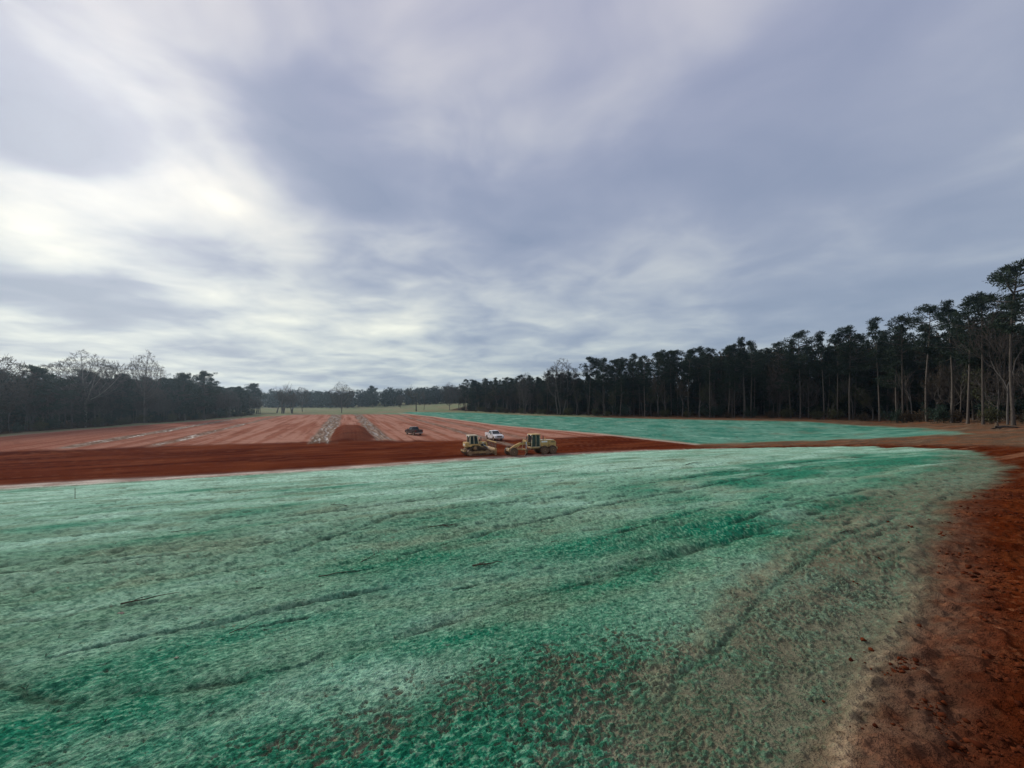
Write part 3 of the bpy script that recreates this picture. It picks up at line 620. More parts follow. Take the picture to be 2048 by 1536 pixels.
def make_crown(key, seed, h, cz, rz, rx, fork, barkm='grey_bark', twigm='twig', natt=700, roots=1, tip=.020):
    """winter tree: limbs grow towards points spread through the crown, so that they fork and fan as real ones do"""
    rng = np.random.RandomState(seed)
    d = rng.normal(size=(natt * 2, 3)); d /= np.linalg.norm(d, axis=1)[:, None]
    p = d * (rng.rand(len(d)) ** .38)[:, None]
    lob = 1 + .16 * np.sin(d[:, 0] * 5 + seed) * np.sin(d[:, 1] * 4 + 2) + .10 * np.sin(d[:, 2] * 7)
    p = p * lob[:, None] * np.array([rx * h, rx * h, rz * h]) + np.array([0, 0, cz * h])
    att = p[p[:, 2] > fork * h * 1.05][:natt]
    pos = []; par = []
    for k in range(roots):
        b = np.array([rng.randn() * .5, rng.randn() * .5, -.3]) * (1 if roots > 1 else .0) + np.array([0, 0, -.3])
        lean = rng.normal(size=2) * (.14 if roots > 1 else .03); n = int(fork * h / .55) + 1; last = -1
        for i in range(n):
            pos.append(b + np.array([lean[0] * i * .55, lean[1] * i * .55, i * .55]) + rng.normal(size=3) * .03); par.append(last); last = len(pos) - 1
    live = np.ones(len(att), bool)
    near = np.full(len(att), -1); nd = np.full(len(att), 1e9); done = 0
    for it in range(90):
        P = np.array(pos); new = P[done:]
        D = np.linalg.norm(att[:, None, :] - new[None, :, :], axis=2); j = D.argmin(1); dm = D[np.arange(len(att)), j]
        better = dm < nd; nd[better] = dm[better]; near[better] = j[better] + done; done = len(pos)
        live &= nd > .55
        idx = np.where(live & (nd < 7.5))[0]
        if not len(idx): 
            if not live.any(): break
            idx = np.where(live)[0]
        v = att[idx] - P[near[idx]]; v /= np.linalg.norm(v, axis=1)[:, None] + 1e-9
        acc = np.zeros_like(P); np.add.at(acc, near[idx], v); hit = np.unique(near[idx])
        for q in hit:
            a = acc[q] + np.array([0, 0, .15]) + rng.normal(size=3) * .22; a /= np.linalg.norm(a) + 1e-9
            pos.append(P[q] + a * .48); par.append(q)
        if len(pos) > 6500: break
    P = np.array(pos); N = len(P); kids = [[] for _ in range(N)]
    for i in range(N):
        if par[i] >= 0: kids[par[i]].append(i)
    leaves = np.zeros(N)
    for i in range(N - 1, -1, -1):
        if not kids[i]: leaves[i] = 1
        if par[i] >= 0: leaves[par[i]] += leaves[i]
    rad = tip * leaves ** .36
    big = []; small = []
    starts = [(i, None) for i in range(N) if par[i] < 0]
    while starts:
        i, pr = starts.pop(); chain = [] if pr is None else [pr]
        while True:
            chain.append(i)
            if not kids[i]: break
            k = sorted(kids[i], key=lambda q: -leaves[q]); starts += [(q, i) for q in k[1:]]; i = k[0]
        pts = [tuple(P[q]) for q in chain]; rr = [rad[q] for q in chain]
        if pr is not None: rr[0] = min(rr[0], rr[1] * 1.25)
        end = P[chain[-1]]; dr = P[chain[-1]] - P[chain[-2]]; dr /= np.linalg.norm(dr) + 1e-9
        for t_ in range(6):
            w = dr + rng.normal(size=3) * .55 + np.array([0, 0, .15]); w /= np.linalg.norm(w); l = rng.uniform(.45, 1.0)
            o = end - dr * rng.rand() * .8
            small.append(([tuple(o), tuple(o + w * l)], [tip * 1.1, tip * .8]))
        (big if max(rr) > .09 else small).append((pts, rr))
    tv, tq = tube_arrays(big, 7); sv_, sq = tube_arrays(small, 3)
    f = h / max(sv_[:, 2].max(), 1)
    proto(key, [('trunk', mesh_np(key + '_trunk', tv * f, tq, [MAT[barkm]], True)), ('crown', mesh_np(key + '_crown', sv_ * f, sq, [MAT[twigm]], False))])
def make_shrub(key, seed, h, w, stems, leafm, nleaf):
    rng = np.random.RandomState(seed); paths = []; tips = []
    for i in range(stems):
        a = rng.rand() * 6.28; r = w * .35 * rng.rand() ** .5
        p0 = np.array([math.cos(a) * r, math.sin(a) * r, -.2]); ln = h * (.5 + .5 * rng.rand()); o = rng.normal(size=2) * w * .3
        pm = p0 + np.array([o[0] * .35, o[1] * .35, ln * .55]); p1 = p0 + np.array([o[0], o[1], ln])
        paths.append(([p0, pm, p1], [.03, .022, .01])); tips += [pm, p1, (pm + p1) / 2]
        for k in range(3):
            b = pm + (p1 - pm) * rng.rand(); e = b + rng.normal(size=3) * np.array([.5, .5, .35]) * w * .3 + np.array([0, 0, .2])
            paths.append(([b, (b + e) / 2 + rng.normal(size=3) * .05, e], [.018, .014, .009])); tips.append(e)
    v, q = tube_arrays(paths, 3)
    lv, lq = sprays(rng, tips, np.full(len(tips), .3 + .05 * w), nleaf, .22, .13, .9, .1)
    proto(key, [('stems', mesh_np(key + '_stems', v, q, [MAT['brush']])), ('foliage', mesh_np(key + '_foliage', lv, lq, [MAT[leafm]]))])

make_pine('pine_a', 1, 23, .55, 3.3, 34, 22)
make_pine('pine_b', 2, 24, .50, 3.6, 34, 22, cone=True)
make_pine('pine_c', 3, 22, .48, 3.4, 36, 20)
make_pine('pine_d', 4, 23, .58, 3.8, 30, 24, lumps=(3, 6))
make_pine('pine_e', 5, 21, .36, 3.4, 40, 20, cone=True)
make_pine('pine_cloud', 6, 21, .60, 4.2, 26, 30, lumps=(3, 6))
make_pine('round_pine', 7, 15.5, .16, 4.6, 60, 26, lumps=(4, 7), leafm='needle_dark', rtrunk=.24, dead=0)
make_pine('round_pine_b', 8, 16.5, .30, 5.0, 50, 28, lumps=(4, 7), leafm='needle_dark', rtrunk=.24, dead=2)
make_pine('young_pine', 9, 10, .08, 2.2, 44, 16, lumps=(2, 4), rtrunk=.12, dead=0)
make_crown('bare_a', 11, 16, .66, .34, .36, .26, natt=1500, tip=.026)
make_crown('bare_b', 12, 15, .62, .38, .26, .24, natt=1100, tip=.026)
make_crown('bare_round', 13, 22, .66, .34, .30, .34, natt=2000, tip=.026)
make_crown('bare_pale', 14, 21, .68, .32, .42, .30, 'pale_bark', 'grey_bark', natt=2000, tip=.026)
make_bare('thicket', 15, 15, .8, .25, stems=5, r0=.14, wide=.42, levels=3)
make_bare('slim', 16, 14, .6, .40, r0=.12, wide=.42, levels=3, barkm='grey_bark')
make_bare('slim_b', 17, 16, .55, .42, r0=.13, wide=.40, levels=3, barkm='pine_bark')
make_bare('oak_brown', 18, 17, .9, .26, leaves='brown_leaf', nleaf=5, r0=.24, wide=.55, levels=4)
make_bare('oak_olive', 19, 15, .9, .26, leaves='olive_leaf', nleaf=6, r0=.22, wide=.55, levels=4)
make_crown('field_oak', 20, 19, .60, .42, .44, .12, natt=2000, tip=.026)
make_crown('vase', 21, 20, .66, .36, .32, .16, natt=2000, roots=3, tip=.026)
make_bare('mixed_oak', 22, 18, 1.0, .22, leaves='olive_leaf', nleaf=2, r0=.34, wide=.62)
make_bare('leaner', 23, 22, 1.1, .34, r0=.20, wide=.55, levels=5)
make_shrub('shrub_brown', 31, 2.4, 2.6, 20, 'brown_leaf', 7)
make_shrub('shrub_green', 32, 3.2, 3.0, 20, 'olive_leaf', 9)
make_shrub('shrub_dark', 33, 4.2, 3.4, 22, 'needle_dark', 12)
H0 = {'pine_a': 23, 'pine_b': 24, 'pine_c': 22, 'pine_d': 23, 'pine_e': 21, 'pine_cloud': 21, 'round_pine': 15.5, 'round_pine_b': 16.5, 'young_pine': 10, 'bare_a': 16, 'bare_b': 15, 'bare_round': 22, 'bare_pale': 21, 'thicket': 15,
      'slim': 14, 'slim_b': 16, 'oak_brown': 17, 'oak_olive': 15, 'field_oak': 19, 'vase': 20, 'mixed_oak': 18, 'leaner': 22, 'shrub_brown': 2.4, 'shrub_green': 3.2, 'shrub_dark': 4.2}
KIND = {k: ('pine_tree' if 'pine' in k else 'shrub' if 'shrub' in k else 'bare_tree' if k not in ('oak_brown', 'oak_olive', 'mixed_oak') else 'oak_tree') for k in H0}
rt = random.Random(77)
def plant(key, x, y, h, label, group, rz=None, wide=1.0, tilt=0.0):
    if y < 5 or abs(x / y) > 1.42: return None                # outside the picture
    o = empty(KIND[key], (x, y, hz(x, y) - .05), rt.random() * 6.28 if rz is None else rz)
    f = h / H0[key]; o.scale = (f * wide, f * wide, f)
    if tilt: o.rotation_euler[1] = tilt
    for nm, me in PROTO[key]: put(nm, me, o)
    tag(o, label, {'shrub': 'shrub'}.get(KIND[key], 'tree'), group)
    return o
ONES = ['', 'first', 'second', 'third', 'fourth', 'fifth', 'sixth', 'seventh', 'eighth', 'ninth', 'tenth', 'eleventh', 'twelfth', 'thirteenth', 'fourteenth', 'fifteenth', 'sixteenth', 'seventeenth', 'eighteenth', 'nineteenth', 'twentieth']
ORD = ONES + [t_ + '-' + o_ if o_ else w_ for t_, w_ in (('twenty', 'twentieth'), ('thirty', 'thirtieth'), ('forty', 'fortieth'), ('fifty', 'fiftieth'), ('sixty', 'sixtieth'), ('seventy', 'seventieth')) for o_ in ONES[:10]][1:]
LATER = {}
def later(o, key):
    if o: LATER.setdefault(key, []).append(o)
    return o
def azim(o): return math.atan2(o.location.x, o.location.y)


# ---- the wood on the right: front row of pines, counted from the right edge of the picture
G_FRONT, G_DEEP, G_OAKS, G_SLIM = 'pines along the front of the right-hand wood', 'pines inside the right-hand wood', 'oaks along the right-hand wood', 'bare saplings in the right-hand wood'
FRONT = [(76.0, 60.6, 24.5, 'pine_d'), (79.4, 67.4, 22.0, 'pine_a'), (81.7, 71.7, 22.5, 'pine_c'), (83.5, 76.0, 23.5, 'pine_b'), (87.4, 84.3, 24.6, 'pine_d'), (87.3, 89.3, 23.6, 'pine_a'), (88.2, 91.7, 22, 'pine_e'), (87.6, 95.3, 24.8, 'pine_b'),
         (84.6, 100.2, 23.5, 'pine_c'), (83.3, 102.4, 22.3, 'pine_a'), (81.9, 105.0, 23.2, 'pine_b'), (79.1, 109.8, 23.6, 'pine_d'), (77.5, 111.2, 21, 'pine_e'), (70.0, 117.2, 22.5, 'pine_a'), (68.6, 118.3, 24.0, 'pine_b'), (66.7, 119.9, 22.0, 'pine_c'), (65.3, 120.9, 21.5, 'pine_e'),
         (61.4, 124.1, 21.5, 'pine_a'), (56.7, 128.2, 21.5, 'pine_d'), (51.1, 133.6, 22.5, 'pine_b'), (46.0, 138.5, 21.0, 'pine_c'), (39.2, 145.1, 20.0, 'pine_e'), (34.3, 149.8, 21.5, 'pine_a'), (29.7, 155.2, 22.3, 'pine_cloud'), (22.7, 163.9, 17.5, 'pine_e'),
         (20.3, 167.0, 17.0, 'pine_c'), (15.4, 173.2, 19.0, 'pine_b'), (8.2, 182, 17.5, 'pine_a'), (3.8, 187.7, 18, 'pine_d'), (-2, 196, 17.5, 'pine_c'), (-8, 204, 18, 'pine_b'), (-14, 213, 18, 'pine_a'), (-20, 221, 17, 'round_pine_b'), (-27, 231, 18.5, 'pine_c')]
for i, (x, y, h, k) in enumerate(FRONT):
    lab = ('cloud-crowned pine standing a little clear above its neighbours in the right-hand wood' if k == 'pine_cloud' else
           (ORD[i + 1] + ' tall bare-trunked pine from the right edge along the front of the right-hand wood') if i < 20 else ORD[i + 1] + ' dark pine from the right edge along the hazy far front of the wood')
    plant(k, x, y, h, lab, G_FRONT, wide=rt.uniform(.9, 1.1))
TL = [(-34, 250), (-6, 206), (33, 155), (59, 130), (80, 114), (89, 99), (90, 86), (82, 64), (74, 46), (70, 30)]
def along(line, step, rnd):
    out = []; acc = 0.0
    for (ax, ay), (bx, by) in zip(line[:-1], line[1:]):
        L = math.hypot(bx - ax, by - ay); u = acc
        while u < L:
            out.append((ax + (bx - ax) * u / L, ay + (by - ay) * u / L, (by - ay) / L, -(bx - ax) / L)); u += step * rnd.uniform(.7, 1.3)
        acc = u - L
    return out
rp = random.Random(5)
def into(x, y, nx, ny, off):
    p = (x + nx * off, y + ny * off); q = (x - nx * off, y - ny * off)
    return p if fU(*p) > fU(*q) else q
for row, (off, step, hmin, hmax) in enumerate([(3.5, 5.4, 18, 22.5), (9, 5.6, 19, 23.5), (15, 6.0, 19, 23.5)]):
    for x, y, nx, ny in along(TL, step, rp):
        px, py = into(x, y, nx, ny, off); px += rp.gauss(0, 1); py += rp.gauss(0, 1)
        far = .76 if y > 160 else 1.0
        later(plant(rp.choice(['pine_a', 'pine_b', 'pine_c', 'pine_d', 'pine_e']), px, py, rp.uniform(hmin, hmax) * far, None, G_DEEP, wide=rp.uniform(.9, 1.15)), 'dark pine')
for x, y, nx, ny in along(TL, 4.6, rp):
    k = rp.choice(['oak_brown', 'oak_olive', 'slim', 'slim_b', 'thicket', 'oak_brown', 'slim', 'bare_b', 'oak_olive', 'oak_brown'])
    px, py = x + rp.gauss(0, 1.0), y + rp.gauss(0, 1.0)
    h = {'oak_brown': rp.uniform(9, 16), 'oak_olive': rp.uniform(8, 14), 'thicket': rp.uniform(7, 11), 'bare_b': rp.uniform(10, 15)}.get(k, rp.uniform(8, 14))
    d = {'oak_brown': 'brown-leaved oak', 'oak_olive': 'low olive-leaved tree'}.get(k, 'slim leafless tree')
    later(plant(k, px, py, h, None, G_OAKS if KIND[k] == 'oak_tree' else G_SLIM), d)
for row, off in enumerate([5, 11, 18]):
    for x, y, nx, ny in along(TL, 6.0, rp):
        px, py = into(x, y, nx, ny, off); px += rp.gauss(0, 1); py += rp.gauss(0, 1)
        k = rp.choice(['young_pine', 'round_pine', 'oak_olive', 'young_pine', 'shrub_dark', 'oak_brown'])
        if k == 'shrub_dark': later(plant(k, px, py, rp.uniform(4, 6), None, 'evergreen bushes inside the right-hand wood', wide=1.3), 'dark evergreen bush')
        elif KIND[k] == 'oak_tree': later(plant(k, px, py, rp.uniform(9, 14), None, G_OAKS), 'brown-leaved oak' if k == 'oak_brown' else 'low olive-leaved tree')
        else: later(plant(k, px, py, rp.uniform(9, 14), None, 'young evergreens inside the right-hand wood', wide=1.3), 'young evergreen')
plant('vase', 20.5, 166.5, 24.0, 'broad leafless tree with fan of fine twigs rising above the far right-hand wood', G_OAKS, wide=1.15)
plant('vase', 6.3, 184, 19.5, 'small leafless crown just left of the broad bare tree above the wood', G_OAKS, wide=.8)
plant('oak_brown', 78.5, 117.5, 21.5, 'tan-topped oak poking above the pines halfway along the right-hand wood', G_OAKS, wide=.75)
plant('oak_brown', 49.5, 135.5, 17.0, 'oak with yellowish-brown crown in front of the far pines', G_OAKS, wide=.6)
plant('leaner', 77.5, 62.5, 23.5, 'leafless tree leaning left over the wood edge at the right of the photo', G_OAKS, rz=2.2, tilt=-.10, wide=.9)
for i, (x, y, nx, ny) in enumerate(along([(-30, 243), (-6, 202), (33, 151.5), (59, 126.5), (78, 110), (86.5, 96), (87, 85), (79, 63), (70, 46)], 4.6, rp)):
    k = rp.choice(['shrub_brown', 'shrub_brown', 'shrub_green', 'shrub_dark'])
    later(plant(k, x + rp.gauss(0, .9), y + rp.gauss(0, .9), H0[k] * rp.uniform(.55, 1.1), None, 'brush along the foot of the right-hand wood'), {'shrub_brown': 'low brown shrub', 'shrub_green': 'olive-leaved shrub', 'shrub_dark': 'dark evergreen shrub'}[k])

# ---- the wood on the left
G_L = 'evergreens of the left-hand wood'; G_LB = 'leafless trees of the left-hand wood'
LL = [(-118, 62), (-121, 94), (-127, 123), (-131, 168), (-136, 205), (-146, 232)]
for row, (off, step) in enumerate([(1.5, 3.4), (7, 5.0), (13, 6), (20, 7)]):
    for x, y, nx, ny in along(LL, step, rp):
        px, py = x - off + rp.gauss(0, 1), y + rp.gauss(0, 1.2)
        u = (y - 60) / 170
        if row == 0:
            k = rp.choice(['thicket', 'slim', 'bare_b', 'thicket', 'slim_b', 'oak_brown', 'bare_a', 'young_pine']); h = rp.uniform(9, 13.5)
        else:
            k = rp.choice(['round_pine', 'round_pine_b', 'round_pine', 'bare_a', 'oak_brown', 'round_pine_b', 'thicket']); h = rp.uniform(13, 17) * (1 if u < .8 else .9)
        rw = ['front', 'second', 'third', 'back'][row]
        if KIND[k] == 'pine_tree': later(plant(k, px, py, h, None, G_L, wide=rp.uniform(.95, 1.2)), ('L', 'dark evergreen', rw))
        else: later(plant(k, px, py, h, None, G_LB, wide=rp.uniform(.95, 1.25)), ('L', 'brown-leaved oak' if k == 'oak_brown' else 'leafless grey tree', rw))
plant('bare_pale', -128, 120, 23.5, 'leafless tree with pale spreading limbs and pale trunk in the left-hand wood', G_LB, rz=.6, wide=1.05)
plant('bare_round', -125.0, 136, 25.5, 'tallest leafless tree with round fan of branches above the left-hand wood', G_LB, rz=1.0, wide=.78)
plant('bare_b', -131, 131, 21.5, 'slight leafless tree just left of the tallest bare tree', G_LB, wide=.6)
plant('bare_a', -125, 97.5, 19.5, 'leafless crown showing over the left edge of the photo', G_LB, wide=1.0)
plant('round_pine_b', -123.5, 106, 16.3, 'dark dome-topped pine near the left edge of the photo', G_L, wide=1.1)
plant('round_pine', -127, 130, 16.2, 'dark evergreen between the pale-limbed tree and the tallest bare tree', G_L)
plant('round_pine_b', -124, 161, 18.6, 'dark twin-topped pine closing the tall part of the left-hand wood', G_L, wide=1.05)
plant('round_pine', -126, 154, 18.0, 'dark evergreen tucked left of the twin-topped pine', G_L)
for x, y, nx, ny in along([(-116.5, 62), (-119, 94), (-124.5, 123), (-128.5, 168), (-133, 205)], 4.5, rp):
    k = rp.choice(['shrub_brown', 'shrub_dark', 'shrub_green'])
    later(plant(k, x + rp.gauss(0, .6), y, H0[k] * rp.uniform(.6, 1.1), None, 'brush along the foot of the left-hand wood'), ('L', {'shrub_brown': 'low brown shrub', 'shrub_green': 'olive-leaved shrub', 'shrub_dark': 'dark evergreen shrub'}[k], 'foot'))

# ---- trees standing in the meadow beyond the field
G_M = 'trees standing in the far meadow'
plant('round_pine', -161, 250, 18, 'dark bushy evergreen at the left end of the far meadow', G_M, wide=1.15)
plant('bare_a', -172, 262, 18, 'leafless tree behind the bushy evergreen at the left of the meadow', G_M)
plant('thicket', -137, 238, 19, 'many-stemmed leafless clump in the far meadow left of the big oak', G_M, wide=1.35)
plant('mixed_oak', -143, 243, 17.5, 'dull-leaved tree inside the meadow clump left of the big oak', G_M, wide=.9)
plant('thicket', -131, 239, 17, 'lower leafless stems at the right of the meadow clump', G_M, wide=1.2)
plant('bare_b', -139.5, 266, 17, 'smaller leafless oak between the clump and the big meadow oak', G_M, wide=1.1)
plant('field_oak', -105, 246.5, 20, 'big spreading leafless oak alone at the end of the red field', G_M, wide=.95)
plant('round_pine', -137, 392, 21, 'solitary dark pine far back in the meadow', G_M)
plant('mixed_oak', -64, 267, 19, 'half-bare oak with dull leaves right of centre in the far meadow', G_M, wide=.9)
plant('slim', -60, 272, 15, 'thin leafless tree beside the half-bare meadow oak', G_M, wide=1.3)
plant('field_oak', -40, 256, 18.5, 'rounded leafless tree before the start of the right-hand wood', G_M, wide=.8)
plant('bare_b', -30.5, 251, 17, 'slim leafless tree where the right-hand wood begins', G_M)
plant('bare_a', -92, 330, 12, 'small leafless tree behind the big meadow oak', G_M)

# ---- the wood that closes the meadow, far off
def far_wood():
    rng = np.random.RandomState(9); cen = []; rad = []; tr = []
    for i in range(900):
        u = rng.rand(); x = -420 + 480 * u; y = 425 + 20 * rng.randn() + 60 * abs(u - .5) * 0 + rng.rand() * 50
        if x > -60: y -= (x + 60) * 1.0
        if x < -290: y -= (-290 - x) * 1.1
        h = rng.uniform(13, 20) ; z0 = hz(x, y)
        for k in range(9):
            zz = h * rng.uniform(.08, .95); w = 4.2 * (1 - abs(zz / h - .5))
            cen.append((x + rng.randn() * w * .5, y + rng.randn() * w * .5, z0 + zz)); rad.append(rng.uniform(1.4, 2.4))
        tr.append(([(x, y, z0 - .3), (x, y, z0 + h * .5), (x, y, z0 + h * .9)], [.3, .2, .08]))
    v0, q0 = tube_arrays(tr, 4); v1, q1 = sprays(rng, cen, rad, 14, 1.2, .75)
    me = mesh_np('far_wood', np.concatenate([v0, v1]), np.concatenate([q0, q1 + len(v0)]), [MAT['twig'], MAT['needle']], False, np.r_[np.zeros(len(q0)), np.ones(len(q1))])
    tag(put('far_wood', me), 'hazy far-off wood closing the end of the meadow', None, None, 'stuff')
far_wood()

# ---- labels of the trees that fill the woods: told by the front trunk they stand behind, or by their order along the wood
def label_woods():
    front = [math.atan2(x, y) for x, y, h, k in FRONT]
    for key, objs in LATER.items():
        if isinstance(key, tuple):
            for i, o in enumerate(sorted(objs, key=azim)):
                o['label'] = '%s %s from the left edge %s of the left-hand wood' % (ORD[i + 1], key[1], 'at the foot' if key[2] == 'foot' else 'in the %s row' % key[2])
        else:
            slots = {}
            for o in objs:
                j = min(range(len(front)), key=lambda q: abs(front[q] - azim(o))); slots.setdefault(j, []).append(o)
            for j, os_ in slots.items():
                for i, o in enumerate(sorted(os_, key=lambda q: q.location.xy.length)):
                    o['label'] = '%s%s by the %s front trunk from the right' % (ORD[i + 1] + '-nearest ' if len(os_) > 1 else '', key, ORD[j + 1])
label_woods()

# ---- the depths of the two woods, where no tree can be told from the next
def wood_mass(name, label, line, o0, o1, n, h0, h1, side, seed):
    rng = np.random.RandomState(seed); r_ = random.Random(seed); cen = []; rad = []; tr = []
    spots = along(line, sum(math.dist(a, b) for a, b in zip(line[:-1], line[1:])) / n, r_)
    for x, y, nx, ny in spots:
        off = r_.uniform(o0, o1)
        if side == 'R': x, y = into(x, y, nx, ny, off)
        else: x -= off
        h = r_.uniform(h0, h1) * (.74 if y > 160 else 1); z0 = hz(x, y)
        for k in range(13):
            f = rng.rand(); zz = h * (.04 + .92 * f); w = 3.2 * (1.05 - .6 * f)
            cen.append((x + rng.randn() * w * .6, y + rng.randn() * w * .6, z0 + zz)); rad.append(rng.uniform(.9, 1.7))
        tr.append(([(x, y, z0 - .3), (x + rng.randn() * .3, y, z0 + h * .5), (x + rng.randn() * .5, y, z0 + h * .9)], [.22, .16, .06]))
    v0, q0 = tube_arrays(tr, 5); v1, q1 = sprays(rng, cen, rad, 20, .68, .35)
    idx = 1 + (np.repeat(rng.rand(len(cen)), 20) > .62)
    me = mesh_np(name, np.concatenate([v0, v1]), np.concatenate([q0, q1 + len(v0)]), [MAT['pine_bark'], MAT['needle'], MAT['brown_leaf']], False, np.r_[np.zeros(len(q0)), idx])
    tag(put(name, me), label, None, None, 'stuff')
wood_mass('wood_interior', 'dark depths of the right-hand wood behind its nearer trees', TL, 12, 44, 480, 17, 22.5, 'R', 41)
wood_mass('wood_interior', 'dark depths of the left-hand wood behind its nearer trees', LL, 12, 34, 240, 11.5, 15.5, 'L', 42)
wood_mass('wood_interior', 'darkest depths of the right-hand wood at its near end', [(55, 134), (80, 114), (89, 99), (90, 86), (82, 64), (74, 46)], 14, 50, 420, 17, 22.5, 'R', 43)
wood_mass('wood_interior', 'dark depths where the right-hand wood bends away', [(64, 134), (80, 126), (97, 114), (103, 96)], 0, 22, 130, 17, 22, 'R', 44)

# ------------------------------------------------------------------ machine materials
def paint(name, c, rough=.45, metal=0.0, dust=(.30, .17, .10), amount=.35, spec=.5):
    m, nt, b = new_mat(name); N = nt.nodes; L = nt.links
    tcn = N.new('ShaderNodeTexCoord')
    no = N.new('ShaderNodeTexNoise'); no.inputs['Scale'].default_value = 2.6; no.inputs['Detail'].default_value = 5; no.inputs['Roughness'].default_value = .65; L.new(tcn.outputs['Object'], no.inputs['Vector'])
    sp_ = N.new('ShaderNodeSeparateXYZ'); L.new(tcn.outputs['Object'], sp_.inputs[0])
    low = N.new('ShaderNodeMapRange'); L.new(sp_.outputs[2], low.inputs[0]); low.inputs[1].default_value = 1.5; low.inputs[2].default_value = .1; low.inputs[3].default_value = 0; low.inputs[4].default_value = .45   # mud thrown up from the ground
    ad = N.new('ShaderNodeMath'); ad.operation = 'ADD'; L.new(no.outputs[0], ad.inputs[0]); L.new(low.outputs[0], ad.inputs[1])
    mr = N.new('ShaderNodeMapRange'); L.new(ad.outputs[0], mr.inputs[0]); mr.inputs[1].default_value = .42; mr.inputs[2].default_value = .95; mr.inputs[3].default_value = 0; mr.inputs[4].default_value = amount * 2
    mx = N.new('ShaderNodeMix'); mx.data_type = 'RGBA'; mx.clamp_factor = True; L.new(mr.outputs[0], mx.inputs[0]); mx.inputs[6].default_value = (*c, 1); mx.inputs[7].default_value = (*dust, 1)
    L.new(mx.outputs[2], b.inputs['Base Color'])
    rr = N.new('ShaderNodeMapRange'); L.new(mr.outputs[0], rr.inputs[0]); rr.inputs[3].default_value = rough; rr.inputs[4].default_value = .9; L.new(rr.outputs[0], b.inputs['Roughness'])
    b.inputs['Metallic'].default_value = metal; b.inputs['Specular IOR Level'].default_value = spec
    return m
MAT['yellow'] = paint('yellow', (.56, .36, .12), .5, amount=.6, dust=(.27, .16, .08))
MAT['cream'] = paint('cream', (.52, .43, .29), .5, amount=.4, dust=(.32, .21, .12))
MAT['white'] = paint('white', (.80, .80, .80), .3, amount=.16)
MAT['black_paint'] = paint('black_paint', (.018, .016, .022), .3, amount=.10)
MAT['glass'] = paint('glass', (.012, .02, .022), .08, amount=.05)
MAT['rubber'] = paint('rubber', (.02, .02, .02), .85, amount=.40, dust=(.17, .10, .06), spec=.2)
MAT['rim_tan'] = paint('rim_tan', (.42, .30, .14), .55, amount=.4)
MAT['chrome'] = paint('chrome', (.62, .62, .62), .3, .8, amount=.2)
MAT['steel'] = paint('steel', (.10, .085, .07), .55, .4, amount=.5, dust=(.20, .10, .055))
MAT['dark'] = paint('dark', (.025, .024, .023), .6, amount=.3)
MAT['lamp'] = paint('lamp', (.85, .85, .82), .15, amount=.1)
MAT['red_lens'] = paint('red_lens', (.35, .02, .015), .2, amount=.1)
MAT['decal'] = paint('decal', (.78, .77, .73), .5, amount=.1)

